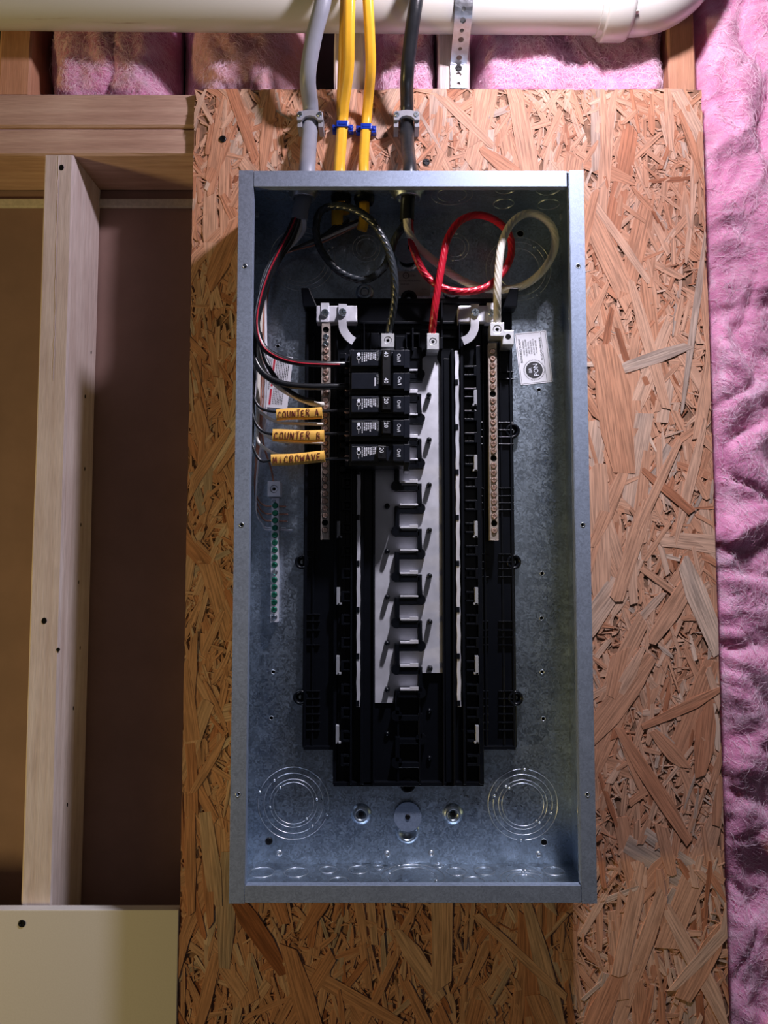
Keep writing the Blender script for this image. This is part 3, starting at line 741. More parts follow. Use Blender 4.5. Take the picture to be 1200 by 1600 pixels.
# stickers
A90 = math.pi/2
def sticker(name, cx, cy, wpx, hpx, ang, m, d=.0032, label=None):
    q = P(cx, cy, d); s_ = S(d); w2, h2 = wpx*s_/2, hpx*s_/2; ca, sa = math.cos(ang), math.sin(ang)
    def loc(u, v, dd=0): return Vector((q.x + u*ca - v*sa, -(d+.0004+dd), q.z + u*sa + v*ca))
    pts = []
    for (ex, ez, a0_) in ((1, 1, 0), (-1, 1, A90), (-1, -1, 2*A90), (1, -1, 3*A90)):
        for i in range(4):
            t = a0_+A90*i/3; pts.append((ex*(w2-.0015)+.0015*math.cos(t), ez*(h2-.0015)+.0015*math.sin(t)))
    mb = MB(); mb.plate([(q.x+u*ca-v*sa, q.z+u*sa+v*ca) for u, v in pts], [], d, d+.0003, front)
    return obj(name, mb, m, box, label=label), loc, w2, h2
def lines(loc, rects):
    mb = MB()
    for x0, x1, z0, z1 in rects: mb.add([loc(x0, z0), loc(x1, z0), loc(x1, z1), loc(x0, z1)], [(0, 1, 2, 3)])
    return mb
# sticker right: text reads upwards
ang = math.radians(6.5)
st, loc, w2, h2 = sticker('sticker', 833.5, 559, 51, 84, ang, 'sticker_white', label='white rectangular label with a round black emblem')
t = .00035; bw = w2-.0012; bh = h2-.0012
mb = lines(loc, [(-bw, bw, bh-t, bh), (-bw, bw, -bh, -bh+t), (-bw, -bw+t, -bh, bh), (bw-t, bw, -bh, bh), (bw-.0056, bw-.0056+t, -bh, bh)])
q = loc(-.001, -.0145); mb.plate(circ(q.x, q.z, .0098, 36), [], -q.y, -q.y+.0001, front)
for i in range(44):
    a_ = 2*math.pi*i/44; c_, s_ = math.cos(a_), math.sin(a_)
    mb.plate([(q.x+c_*.0112-s_*.0003, q.z+s_*.0112+c_*.0003), (q.x+c_*.0112+s_*.0003, q.z+s_*.0112-c_*.0003), (q.x+c_*.0125+s_*.0003, q.z+s_*.0125-c_*.0003), (q.x+c_*.0125-s_*.0003, q.z+s_*.0125+c_*.0003)], [], -q.y, -q.y+.0001, front)
items = [('BONDING SCREW', .0037, loc(-.0138, .0095), A90+ang, .92), ('PLUG-ON NEUTRAL', .0037, loc(.0100, .0100), A90+ang, .82)]
for i, s_ in enumerate(('WHEN REQUIRED', 'TO BOND GROUND', 'AND NEUTRAL,', 'THREAD SCREW', 'INTO BAR WITH 35', 'POUND INCHES')):
    items.append((s_, .0027, loc(-.0098+i*.0029, .0125), A90+ang, .8))
tb = text_mb(items); mb.add(tb.v, tb.f)
obj('print', mb, 'black_print', st)
obj('emblem_lettering', text_mb([('BR', .0052, loc(-.0055, -.0145, .0003), A90+ang, 1), ('PON', .0078, loc(.0012, -.0145, .0003), A90+ang, .9)]), 'white_print', st)
# warning sticker left
ang = math.radians(-6)
st, loc, w2, h2 = sticker('sticker', 427, 596, 54, 84, ang, 'sticker_white', label='white warning label with red bars behind the wires')
r_ = random.Random(3); rc = []
def textcols(x0, x1, z0, z1, n):
    for i in range(n):
        x = x0+(x1-x0)*(i+.5)/n; z = z0
        while z < z1:
            L_ = r_.uniform(.0008, .0035); rc.append((x-.0004, x+.0004, z, min(z+L_, z1))); z += L_+.0005
textcols(-.0105, -.0035, -.010, .0265, 4); textcols(.001, .0165, .002, .0265, 8); textcols(.001, .0135, -.0265, -.002, 7)
mb = lines(loc, rc); q = loc(-.008, -.019); mb.plate(circ(q.x, q.z, .0030, 16, .0024), [], -q.y, -q.y+.0001, front)
obj('print', mb, 'black_print', st)
obj('red_bars', lines(loc, [(-.0155, -.0125, -.008, .028), (-.0025, -.0002, -.0275, -.009), (-.0025, -.0002, -.006, .026)]), 'red_print', st)
# clear certification sticker at the top
st, loc, w2, h2 = sticker('sticker', 641, 443, 64, 40, 0, 'sticker_clear', label='greyish certification label above the black chassis')
q = loc(-.005, .0095); mb = MB(); mb.torus(q, (0, 1, 0), .0033, .00035, 24, 4)
tb = text_mb([('UL', .0034, q, 0, .8), ('LISTED', .0028, loc(.003, .0092), 0, .9), ('ENCLOSED PANELBOARD', .0027, loc(-.001, .003), 0, .85), ('ISSUE NO.', .0027, loc(-.006, -.001), 0, .85), ('92-0052', .0020, loc(.016, -.007), 0, .9)])
mb.add(tb.v, tb.f); obj('print', mb, 'black_print', st)

# ================================================================== BLACK CHASSIS WITH BARS
cx0, cx1 = PXM(474.5, .012, 800), PXM(804, .012, 800)
bx0, bx1 = PXM(521.5, .014, 1200), PXM(755.5, .014, 1200)
ct, cm, cb = P(0, 466, .012).z, P(0, 1172, .012).z, P(0, 1229, .014).z
chas = thing('breaker_chassis', 'black plastic breaker chassis with bus bars in the middle of the metal box', 'chassis', ((cx0+cx1)/2, -.0035, cb))
mb = MB()
mb.plate([(cx0, ct), (cx0, cm+.003), (cx0+.003, cm), (bx0, cm), (bx0, cb), (bx1, cb), (bx1, cm), (cx1-.003, cm), (cx1, cm+.003), (cx1, ct)], [], .0036, .010, front)
base = obj('base_tray', mb, 'black_plastic', chas, bevel=.0007)
mb = MB()   # longitudinal walls and ledges
def vw(px, wpx, y0, y1, d1, d0=.009): mb.pbox(px-wpx/2, y0, px+wpx/2, y1, d0, d1)
for px, wpx, y0, y1, d1 in ((524, 5, 505, 1226, .017), (534, 12, 740, 1226, .013), (549, 3, 545, 1226, .022), (566, 5, 545, 1226, .024), (575, 13, 545, 1226, .018), (584, 3, 545, 1228, .022),
                            (692.5, 3, 470, 1228, .022), (700, 10, 560, 1228, .018), (709, 4, 545, 1228, .024), (724, 4, 505, 1226, .022), (750, 7, 540, 1226, .019), (757.5, 3, 505, 1170, .014), (785, 3, 540, 1170, .0125),
                            (478, 4, 466, 1168, .014), (800.5, 3, 520, 1168, .014), (490, 3, 520, 1168, .0125), (622, 3, 1100, 1226, .017), (656, 3, 1060, 1226, .019)):
    vw(px, wpx, y0, y1, d1)
mb.pbox(476, 466, 803, 474, .009, .016); mb.pbox(560, 474, 716, 515, .009, .013)
mb.pbox(521, 1222, 756, 1229, .009, .018); mb.pbox(474, 1166, 522, 1172, .009, .015); mb.pbox(755, 1166, 806, 1172, .009, .015)
obj('channel_walls', mb, 'black_plastic', chas, bevel=.0005)
# cross ribs : each a piece
for y in (581, 592, 660, 672, 683, 694, 763, 775, 786, 797, 866, 878, 889, 901, 971, 985, 996, 1008, 1080, 1092, 1104, 1116, 1129, 1141):
    obj('rib', MB().pbox(779, y-.8, 803, y+.8, .009, .0135), 'black_plastic', chas, bevel=.0003)
    obj('rib', MB().pbox(751, y-.8, 764, y+.8, .009, .0135), 'black_plastic', chas, bevel=.0003)
for y in (762, 860, 871, 960, 971, 985, 1008, 1080, 1092, 1104, 1116, 1129, 1141):
    obj('rib', MB().pbox(478, y-.8, 500, y+.8, .009, .0135), 'black_plastic', chas, bevel=.0003)
# horns
for px, sg in ((484, -1), (797, 1)):
    a, b = P(px-sg*2, 478, .02), P(px+sg*8, 447, .035); mb = MB(); w_ = .0048
    mb.add([(a.x-w_*1.7, -.006, a.z-.004), (a.x+w_*1.7, -.006, a.z-.004), (a.x+w_*1.7, -.028, a.z-.004), (a.x-w_*1.7, -.028, a.z-.004),
            (b.x-w_, -.012, b.z), (b.x+w_, -.012, b.z), (b.x+w_, -.030, b.z), (b.x-w_, -.030, b.z)], [(0,3,2,1),(4,5,6,7),(0,1,5,4),(1,2,6,5),(2,3,7,6),(3,0,4,7)])
    obj('horn', mb, 'black_plastic', chas, bevel=.0012)
# mounting ears
EAR = mesh_from(cross_screw(.0030, .001, 'hex'), 'ear_screw', 'zinc_screw')
for a, b, sd in ((472, 878, -1), (801, 673, 1), (803, 878, 1), (469.5, 1090, -1), (806, 1091, 1), (637, 1227, 0), (639, 466, 0), (485, 527, 0)):
    q = P(a, b, .012); mb = MB(); R = 11.5*S(.012)*(1.15 if b == 466 else 1)
    if b == 527: R *= .7
    mb.lathe((q.x, -.0034, q.z), (0, -1, 0), [(R, 0), (R, .009), (R*.9, .0098), (R*.72, .0098), (R*.62, .0088), (R*.5, .004), (R*.40, .0035), (0, .0035)], 30)
    if sd: mb.box(q.x-sd*.0002, q.x-sd*.010, -.0034, -.0095, q.z-R*.8, q.z+R*.8)
    e_ = obj('mounting_ear', mb, 'black_plastic', chas)
    if b != 527: obj('screw', None, None, e_, shared=EAR, at=(q.x, -.0074, q.z))
# plastic breaker hooks along both sides (pitch 1 inch) and pale clips
zp = P(0, 575, .02).z
k = 0
while True:
    z = zp - k*.0254
    if z < cb+.012: break
    for px0, px1, sg in ((727, 744, 1), (536, 550, -1)):
        if sg < 0 and z > P(0, 740, .02).z: continue
        x0, x1 = PXM(px0, .02), PXM(px1, .02); mb = MB()
        mb.box(x0, x1, -.009, -.021, z, z+.0022); mb.box(x0, x1, -.009, -.021, z-.0095, z-.0073)
        xs_ = x1 if sg > 0 else x0
        mb.box(xs_-.0014, xs_+.0014, -.009, -.022, z-.0095, z+.0022); mb.box((x0+x1)/2-.002, (x0+x1)/2+.002, -.009, -.016, z-.006, z-.001)
        obj('breaker_hook', mb, 'black_plastic', chas, bevel=.0003)
    k += 1
for y0, y1 in ((609, 634), (711, 736), (814, 840), (918, 945), (1025, 1054), (1134, 1162)):
    for px0, px1, sg in ((741.5, 746.5, 1), (526.5, 531.5, -1)):
        if sg < 0 and y0 < 740: continue
        sh = (y0-800)*.006*sg
        mb = MB().pbox(px0+sh, y0, px1+sh, y1, .012, .0245); mb.pbox(px0+sh-(2 if sg > 0 else -2), y1-3, px1+sh+(0 if sg > 0 else 3), y1, .012, .0245)
        obj('clip_tab', mb, 'grey_tab', chas, label='pale grey clip tab', bevel=.0003)
# plug-on neutral strips (long pale edges with black notches)
for px, y0 in ((715.5, 548), (560.5, 737)):
    x = PXM(px, .026); z1_ = P(0, y0, .026).z; z0_ = P(0, 1104, .026).z; r_ = random.Random(int(px)); out = []; out2 = []
    n = int((z1_-z0_)/.0127)
    for i in range(n+1):
        z = z1_-(z1_-z0_)*i/n; wv = .0003*((i % 2)*2-1)
        out.append((x+.0019+wv, z)); out2.append((x-.0019+wv, z))
    mb = MB(); mb.plate(out+out2[::-1], [], .010, .0262, front)
    ns = obj('neutral_strip', mb, 'tin_bar', chas, label='long narrow tinned strip')
    z = zp-.018
    while z > z0_:
        if z < z1_: obj('notch_cover', MB().box(x-.0027, x+.0012, -.0255, -.0272, z-.0028, z+.0034), 'black_plastic', ns, bevel=.0004)
        z -= .0508
# ---- bus bars with fingers
z0s = P(0, 753.5, .021).z; PT = .0254
def zi(i): return z0s - i*PT
xl0, xl1 = PXM(586, .011), PXM(616.5, .011); xr0, xr1 = PXM(659, .011), PXM(689.5, .011)
xc0, xc1 = PXM(625, .011), PXM(651, .011)
# left bar : fingers after even stabs
outl = [(xl0, P(0, 1098, .011).z)]; outl.append((PXM(614, .011), P(0, 1098, .011).z))
for i in range(9, -7, -2):              # odd i (right bulb), finger spans between stab i-1 (even) and i
    if i-1 < -6: break
    outl += [(xl1, zi(i)-.003), (xc1+.003, zi(i)-.003), (xc1+.003, zi(i-1)-.010), (xl1, zi(i-1)-.010)]
outl += [(xl1, P(0, 548, .011).z), (xl0, P(0, 548, .011).z)]
lpins = [(P(605, 0, .011).x*0+PXM(605, .011), zi(i)-.001) for i in (1, 3, 5, 7, 9)]
mb = MB(); mb.plate(outl, [], .0104, .0125, front)
lb = obj('bus_bar', mb, 'tin_bar', chas, label='left tinned bus bar with side fingers', bevel=.0003)
outr = [(xr1, P(0, 1051, .011).z), (xr1, P(0, 575, .011).z), (xr1-.004, P(0, 562, .011).z), (PXM(684, .011), P(0, 556, .011).z), (PXM(684, .011), P(0, 535, .011).z), (PXM(668, .011), P(0, 535, .011).z), (PXM(668, .011), P(0, 556, .011).z), (xr0, P(0, 562, .011).z)]
for i in range(-4, 9, 2):
    a, b = zi(i-1)-.010, zi(i)-.003
    outr += [(xr0+.001, a), (xc0-.003, a), (xc0-.003, b), (xr0-.001, b)]
outr += [(xr0, P(0, 1051, .011).z)]
mb = MB(); mb.plate(outr, [], .0127, .0148, front)
rb_ = obj('bus_bar', mb, 'tin_bar', chas, label='right tinned bus bar with side fingers', bevel=.0003)
PIN = MB(); PIN.lathe((0, 0, 0), (0, -1, 0), [(.0031, 0), (.0029, .008), (.0022, .0102), (.0008, .0108), (0, .0108)], 16); PIN = mesh_from(PIN, 'stud_pin', 'black_plastic')
for i in (1, 3, 5, 7, 9): obj('stud_pin', None, None, chas, shared=PIN, at=(PXM(605, .018, 900), -.0125, zi(i)-.001))
for i in (-4, -2, 0, 2, 4, 6, 8): obj('stud_pin', None, None, chas, shared=PIN, at=(PXM(671, .018, 900), -.0148, zi(i)-.003))
# stabs and serpentine insulator
def bar_(mb, px0, px1, z1, z0, d0, d1): mb.box(PXM(px0, d1), PXM(px1, d1), -d0, -d1, z0, z1)
for i in range(-5, 10):
    mb = MB(); bar_(mb, 625, 653, zi(i)+.0010, zi(i)-.0010, .0125, .0245)
    if i % 2 == 0 or i > 5: bar_(mb, 640, 653, zi(i)+.0030, zi(i)+.0006, .0225, .0245)
    obj('stab', mb, 'tin_bar', chas, bevel=.0002)
for i in range(-5, 13):
    z = zi(i); mb = MB(); dd = .0225 if i < 10 else .0185
    bar_(mb, 622, 656, z-.0035, z-.0095, .0105, dd)
    if i % 2 == 0:
        q = PXM(619.5, dd); mb.cyl((q, -.0105, z-.0040), (q, -dd, z-.0040), .0059, n=20)
        bar_(mb, 617, 624, z+PT*.95, z-.003, .0105, dd); 
    else:
        q = PXM(656.5, dd); mb.cyl((q, -.0105, z-.0040), (q, -dd, z-.0040), .0059, n=20)
        bar_(mb, 652, 659, z+PT*.95, z-.003, .0105, dd)
    obj('insulator_bridge', mb, 'black_plastic', chas, bevel=.0006)
dots = MB()
for a, b in ((671, 1111), (671, 1185), (605, 1147), (735, 1140), (722, 1138)):
    q = P(a, b, .013); dots.lathe((q.x, -.0098, q.z), (0, -1, 0), [(.0028, 0), (.0026, .0030), (.0012, .0040), (0, .0042)], 14)
obj('locating_studs', dots, 'black_plastic', chas)
# lug tops : main lugs
def lug(px0, py0, px1, py1, d1, parent, label=None, hole=True, depth=.016, m='aluminium_lug'):
    q0, q1 = P(px0, py0, d1), P(px1, py1, d1); cx_, cz_ = (q0.x+q1.x)/2, (q0.z+q1.z)/2; r_ = abs(q1.x-q0.x)*.30
    mb = MB(); mb.plate([(q0.x, q1.z), (q1.x, q1.z), (q1.x, q0.z), (q0.x, q0.z)], [circ(cx_, cz_, r_, 24)[::-1]], d1-depth, d1, front)
    l = obj('lug', mb, m, parent, label=label, bevel=.0004)
    if hole:
        mb = MB(); mb.plate(circ(cx_, cz_, r_*.86, 24), [circ(cx_, cz_, r_*.48, 6)[::-1]], d1-.006, d1-.0006, front); obj('set_screw', mb, m, l)
    obj('bore', MB().plate(circ(cx_, cz_, r_*.99, 20), [], d1-.0085, d1-.008, front), 'hole_black', l)
    return l, Vector((cx_, -(d1-depth/2), q0.z))
lug(596, 521, 616, 542, .042, chas, 'aluminium lug of the black conductor', depth=.028)
lug(667, 521, 686, 546, .042, chas, 'aluminium lug of the red conductor', depth=.026)
# black end housing around the lugs
mb = MB()
for (a, b, c, d_, e) in ((565, 520, 592, 545, .020), (618, 525, 632, 546, .022), (634, 520, 656, 523, .028), (634, 520, 636, 543, .028), (654, 520, 656, 543, .028), (643.5, 512, 646.5, 548, .032), (626, 543, 659, 560, .024), (688, 525, 714, 528, .018), (688, 527, 692, 545, .026), (568, 505, 570, 548, .030), (578, 520, 580, 545, .026), (560, 502, 716, 506, .018), (717, 504, 719, 545, .030), (719, 504, 757, 507, .022), (640, 556, 660, 596, .022)):
    mb.pbox(a, b, c, d_, .009, e)
obj('end_housing', mb, 'black_plastic', chas, bevel=.0005)
# neutral bars
def bar_with_screws(px0, px1, y0, y1, d1, screws_m, bar_m, empties, thick, parent, step, label, first, pale=(), scr='screw'):
    ym = (y0+y1)/2; x0, x1 = P(px0, ym, d1).x, P(px1, ym, d1).x; zt_, zb_ = P(0, y0, d1).z, P(0, y1, d1).z; xc = (x0+x1)/2
    zs_ = []; z = P(0, first, d1).z
    while z > zb_+.003: zs_.append(z); z -= step
    mb = MB(); mb.plate([(x0, zb_), (x1, zb_), (x1, zt_), (x0, zt_)], [circ(xc, z_, .0036, 14)[::-1] for z_ in zs_], d1-thick, d1, front)
    b = obj('terminal_bar', mb, bar_m, parent, label=label, bevel=.0003)
    obj('bore_backing', MB().box(xc-.0038, xc+.0038, -(d1-.0022), -(d1-.0025), zb_+.001, zt_-.001), 'hole_black', b)
    base_ = cross_screw(.0031, .0024, 'cross', 14); vars_ = [mesh_from(rotm('', base_, a_), 'terminal_screw', screws_m) for a_ in (0, .35, .8, 1.2)]
    pv = mesh_from(base_, 'terminal_screw', 'zinc_screw')
    r_ = random.Random(int(px0))
    for i, z_ in enumerate(zs_):
        if i in empties: continue
        o = obj('terminal_screw', None, None, b, shared=pv if i in pale else r_.choice(vars_), at=(xc, -(d1-.0008+r_.uniform(-.0004, .0008)), z_))
        o.rotation_euler = (r_.uniform(-.12, .12), 0, r_.uniform(-.12, .12))
    return b
bar_with_screws(764.5, 777.5, 536, 844, .030, 'bronze_screw', 'bar_brass', (6, 15, 24), .012, chas, .00805, 'right neutral terminal bar', 549)
bar_with_screws(502, 515, 505, 843, .030, 'bronze_screw', 'bar_brass', (0, 27), .012, chas, .00805, 'left neutral terminal bar', 515, pale=(1, 2))
lug(766, 504, 788, 525, .044, chas, 'aluminium lug of the white conductor', depth=.024)
mb = MB().pbox(785, 516, 803, 538, .010, .038); l2 = obj('lug', mb, 'aluminium_lug', chas, label='empty second neutral lug', bevel=.0004)
q = P(794, 526, .038); obj('bore', MB().plate(circ(q.x, q.z, .0030, 18), [], .0378, .0383, front), 'hole_black', l2)
# neutral straps at the top, both sides
for x0, x1, xs0, xs1, arc, sx_ in ((494, 558, 529, 542, ((535, 500), (537, 515), (545, 527), (553, 533)), 508), (716, 771, 735, 749, ((742, 500), (741, 515), (734, 527), (723, 533)), 768)):
    mb = MB().pbox(x0, 477, x1, 503, .014, .030)
    br = obj('neutral_strap', mb, 'tin_bar', chas, label='bright tinned cross strap', bevel=.0015)
    obj('tongue', MB().pbox(sx_-7, 473, sx_+6, 503, .026, .0312), 'tin_bar', br, bevel=.0004)
    for sx2 in (sx_, (xs0+xs1)/2):
        q = P(sx2, 489, .032); obj('screw', None, None, br, shared=mesh_from(cross_screw(.0046, .003), 'strap_screw', 'zinc_screw'), at=(q.x, -.0335 if sx2 != sx_ else -.0312, q.z))
    ap = smooth_path(pp((((xs0+xs1)/2), 475, .033), *[(a, b, .033-.0012*i) for i, (a, b) in enumerate(arc)]), .002)
    mb = MB(); vs = []
    for i, p_ in enumerate(ap):
        T_ = (ap[min(i+1, len(ap)-1)]-ap[max(i-1, 0)]).normalized(); sd = Vector((T_.z, 0, -T_.x)).normalized()*.0046
        for dd in (0, .0014):
            vs += [p_-sd+Vector((0, dd, 0)), p_+sd+Vector((0, dd, 0))]
    n = len(ap); fs = []
    for i in range(n-1):
        a = 4*i; b = a+4
        fs += [(a, a+1, b+1, b), (a+2, b+2, b+3, a+3), (a, b, b+2, a+2), (a+1, a+3, b+3, b+1)]
    mb.add(vs, fs, False); obj('curved_link', mb, 'tin_bar', br, label='curved tinned link')

# ---- ground bar
gb = thing('ground_bar', 'slim ground bar with green screws at the left inside the metal box', 'ground bar', P(428, 970, .004))
b = bar_with_screws(423.5, 434.5, 778, 972, .016, 'green_screw', 'tin_bar', (), .0125, gb, .0083, None, 790, pale=(9, 15))
b.name = 'terminal_rail'
lug(418, 752, 438, 776, .022, gb, None, depth=.018, m='tin_bar')
q = P(428, 783, .016); obj('screw', None, None, gb, shared=mesh_from(cross_screw(.0022, .001), 'rail_screw', 'zinc_screw'), at=(q.x, -.016, q.z))

# ================================================================== BREAKERS
def pole(parent, yc, nm=''):
    """one breaker pole: yc = pixel row of its centre on the face plane d=.070"""
    zc_ = P(0, yc, .070).z; hh = .0122
    def xb(px0, px1, d0, d1, h_, mb): mb.box(P(px0, yc, d1).x, P(px1, yc, d1).x, -d0, -d1, zc_-h_, zc_+h_)
    mb = MB()
    xb(546, 640, .0155 if False else .0260, .058, hh, mb)                # body
    xb(539, 546, .0260, .044, hh*.9, mb)                # terminal shoulder
    o = obj('body', mb, 'breaker_plastic', parent, bevel=.0007)
    mb = MB(); xb(549, 592, .058, .0695, .0088, mb); xb(614, 631, .058, .0695, .0088, mb); xb(631, 640.5, .058, .0655, .0100, mb)
    xb(592, 614, .058, .0625, .0080, mb)
    obj('raised_face', mb, 'breaker_plastic', parent, bevel=.0006)
    q = P(541.5, yc+3, .046); mb = cross_screw(.0034, .0015, 'slot', 14)
    obj('terminal_screw', None, None, parent, shared=mesh_from(mb, 'terminal_screw', 'bronze_screw'), at=(P(542.5, yc+3, .044).x, -.0436, zc_-.002))
    return zc_
def handle(parent, yc, z0, z1):
    mb = MB(); xa, xb_ = P(596, yc, .075).x, P(611.5, yc, .075).x
    mb.add([(xa, -.062, z0), (xb_, -.062, z0), (xb_, -.062, z1), (xa, -.062, z1), (xa+.0012, -.0755, z0+.0006), (xb_-.0012, -.0735, z0+.0006), (xb_-.0012, -.0735, z1-.0006), (xa+.0012, -.0755, z1-.0006)],
           [(0, 3, 2, 1), (4, 5, 6, 7), (0, 1, 5, 4), (1, 2, 6, 5), (2, 3, 7, 6), (3, 0, 4, 7)])
    for k in range(3): mb.box(xa+.0002, xa+.0014, -.070-k*.0016, -.0706-k*.0016, z0+.001, z1-.001)
    return obj('handle', mb, 'handle_plastic', parent, bevel=.0006)
def prints(parent, yc, zc_, amp, full=True, hoff=0, on_only=False):
    def q(px, dy, d): p_ = P(px, yc, d); return Vector((p_.x, -d-.0002, zc_-dy*S(.07)))
    it = [('On/I', .0052, q(623 if full else 624, 0, .0697), -A90, .95)]
    it.append((amp, .0062, q(603+hoff, -3 if full else 2, .0757), -A90, .95))
    obj('lettering', text_mb(it, .0004), 'white_print', parent)
    mb = MB(); r_ = random.Random(int(yc)); z_ = zc_
    if full:
        for c_, (dx_, l0, l1) in enumerate(((566, 9, -7), (569.5, 9, -6), (572.5, 9, -5), (575.5, 9, -1), (578.5, 9, -5), (581, 9, -2), (584, 9, -2), (586.5, 9, -2))):
            x = P(dx_, yc, .0697).x; zz = z_+l0*S(.07)*.95; ze = z_+l1*S(.07)*.8
            while zz > ze:
                L_ = r_.uniform(.0005, .0022); mb.add([(x-.00055, -.06985, zz-L_), (x+.00055, -.06985, zz-L_), (x+.00055, -.06985, zz), (x-.00055, -.06985, zz)], [(0, 1, 2, 3)]); zz -= L_+r_.uniform(.0003, .0007)
        x = P(560.5, yc, .0697).x
        mb.plate(circ(x, z_+6*S(.07), .0018, 16), [], .0697, .0699, front); mb.torus((x, -.0698, z_+.2*S(.07)), (0, 1, 0), .0020, .0003, 18, 4)
        mb.add([(x-.0003, -.0699, z_-9*S(.07)), (x+.0003, -.0699, z_-9*S(.07)), (x+.0003, -.0699, z_-3*S(.07)), (x-.0003, -.0699, z_-3*S(.07))], [(0, 1, 2, 3)])
    else:
        x = P(586, yc, .0697).x; mb.add([(x-.0005, -.06985, z_-.0055), (x+.0005, -.06985, z_-.0055), (x+.0005, -.06985, z_+.0035), (x-.0005, -.06985, z_+.0035)], [(0, 1, 2, 3)])
    obj('fine_print', mb, 'white_print', parent)
    obj('maker_lettering', text_mb([('EATON', .0036, (P(591, yc, .0697).x-.0006, -.0697, z_+.0018), -A90, .85)], .0003), 'grey_print', parent)
yb = (559, 595, 631.5, 668.5, 707.5)
b2 = thing('circuit_breaker', 'two-pole 40 amp black breaker with tied handle, topmost of the breakers', 'circuit breaker', P(592, 577, .030), group='circuit breakers')
z1_ = pole(b2, yb[0]); z2_ = pole(b2, yb[1])
h_ = handle(b2, 577, z2_-.0065, z1_+.0085)
prints(b2, yb[0], z1_, '40'); prints(b2, yb[1], z2_, '40', full=False)
for y, lb_, ho in ((yb[2], 'single 20 amp breaker directly under the two-pole breaker, fed by wire tagged counter A', 0), (yb[3], 'single 20 amp breaker between two other singles, fed by wire tagged counter B', 0), (yb[4], 'lowest single 20 amp breaker with its handle set further left, tagged microwave', -7)):
    t = thing('circuit_breaker', lb_, 'circuit breaker', P(592, y, .030), group='circuit breakers')
    z_ = pole(t, y); h_ = handle(t, y, z_-.0072, z_+.0072)
    if ho: h_.location.x += ho*S(.07)
    prints(t, y, z_, '20', hoff=ho)
    nb = MB(); x0, x1 = P(570, y, .0696).x, P(581, y, .0696).x; xm0, xm1 = P(550, y, .0696).x, P(591, y, .0696).x; zz = z_+.0066; e = .00025
    for a, b_, c, d_ in ((xm0, x0, zz, zz), (x1, xm1, zz, zz), (x0, x1, zz-.0016, zz-.0016)): nb.box(min(a, b_), max(a, b_), -.0695, -.0698, c-e/2, c+e/2)
    obj('moulded_line', nb, 'grey_print', t)
# smoky clear retainer edge below the lowest breaker
mb = MB().pbox(631, 722, 640, 736, .030, .060); mb.pbox(548, 724, 632, 731, .026, .040)
obj('end_stop', mb, 'breaker_plastic', chas, bevel=.0008)
mb = MB()
for y in (556, 579, 606, 623, 646, 660, 683, 696, 716, 733):
    mb.pbox(531, y-4, 541, y+4, .010, .030)
obj('terminal_guides', mb, 'black_plastic', chas, bevel=.0006)

# ================================================================== CABLES ABOVE THE BOX
def oval_ridge(th): return 1 + .035*math.cos(4*th)
def sheath(parent, pts, rx, ry, m, ridge=None, n=20, label=None, up=(0, 1, 0)):
    return obj('sheath', MB().tube(smooth_path(pp(*pts), .004), rx, ry, n=n, ridge=ridge, up=up), m, parent, label=label)
grey = thing('electrical_cable', 'thick grey sheathed cable entering the box at its top left', 'cable', P(482, 262, .06))
sheath(grey, [(512, -60, .081), (505, 0, .080), (490, 60, .064), (481, 120, .045), (485, 165, .020), (485, 192, .0145), (482, 230, .030), (480, 262, .056), (477, 300, .058), (470, 325, .056), (468, 343, .055)], .0092, .0078, 'grey_sheath')
ya = thing('electrical_cable', 'front yellow cable of the left pair above the box', 'cable', P(533, 262, .05))
yr = lambda th: 1 + .05*math.cos(6*th)
sheath(ya, [(547, -60, .080), (546, 0, .079), (545, 60, .064), (544, 110, .045), (537, 165, .020), (535, 195, .0125), (532, 235, .026), (530, 262, .047), (529, 300, .046), (527, 330, .042), (527, 352, .041)], .0062, .0036, 'yellow_sheath', yr, n=28)
yb2 = thing('electrical_cable', 'rear yellow cable of the left pair, half hidden behind its twin', 'cable', P(530, 262, .04))
sheath(yb2, [(541, -60, .072), (540, 0, .071), (538, 60, .056), (536, 110, .036), (534, 165, .010), (534.5, 195, .0050), (531, 235, .016), (531, 262, .040), (533, 300, .037), (537, 325, .033), (538, 335, .032)], .0058, .0030, 'yellow_sheath', yr, n=28)
yc2 = thing('electrical_cable', 'single yellow cable just left of the black cable', 'cable', P(568, 262, .05))
sheath(yc2, [(573, -60, .080), (575, 0, .079), (578, 60, .063), (579, 110, .045), (575, 160, .018), (572, 195, .0100), (569, 235, .026), (568, 262, .047), (569, 300, .046), (569, 325, .044), (568, 348, .042), (565, 360, .041)], .0056, .0036, 'yellow_sheath', yr, n=28)
blk = thing('electrical_cable', 'thick black service cable whose conductors loop to the lugs', 'cable', P(637, 262, .06))
sheath(blk, [(657, -60, .081), (650, 0, .080), (642, 60, .064), (636, 120, .045), (636, 165, .018), (636, 192, .0135), (637, 230, .030), (640, 262, .056), (638, 300, .060), (636, 330, .060), (636, 345, .060)], .0078, .0070, 'black_sheath')
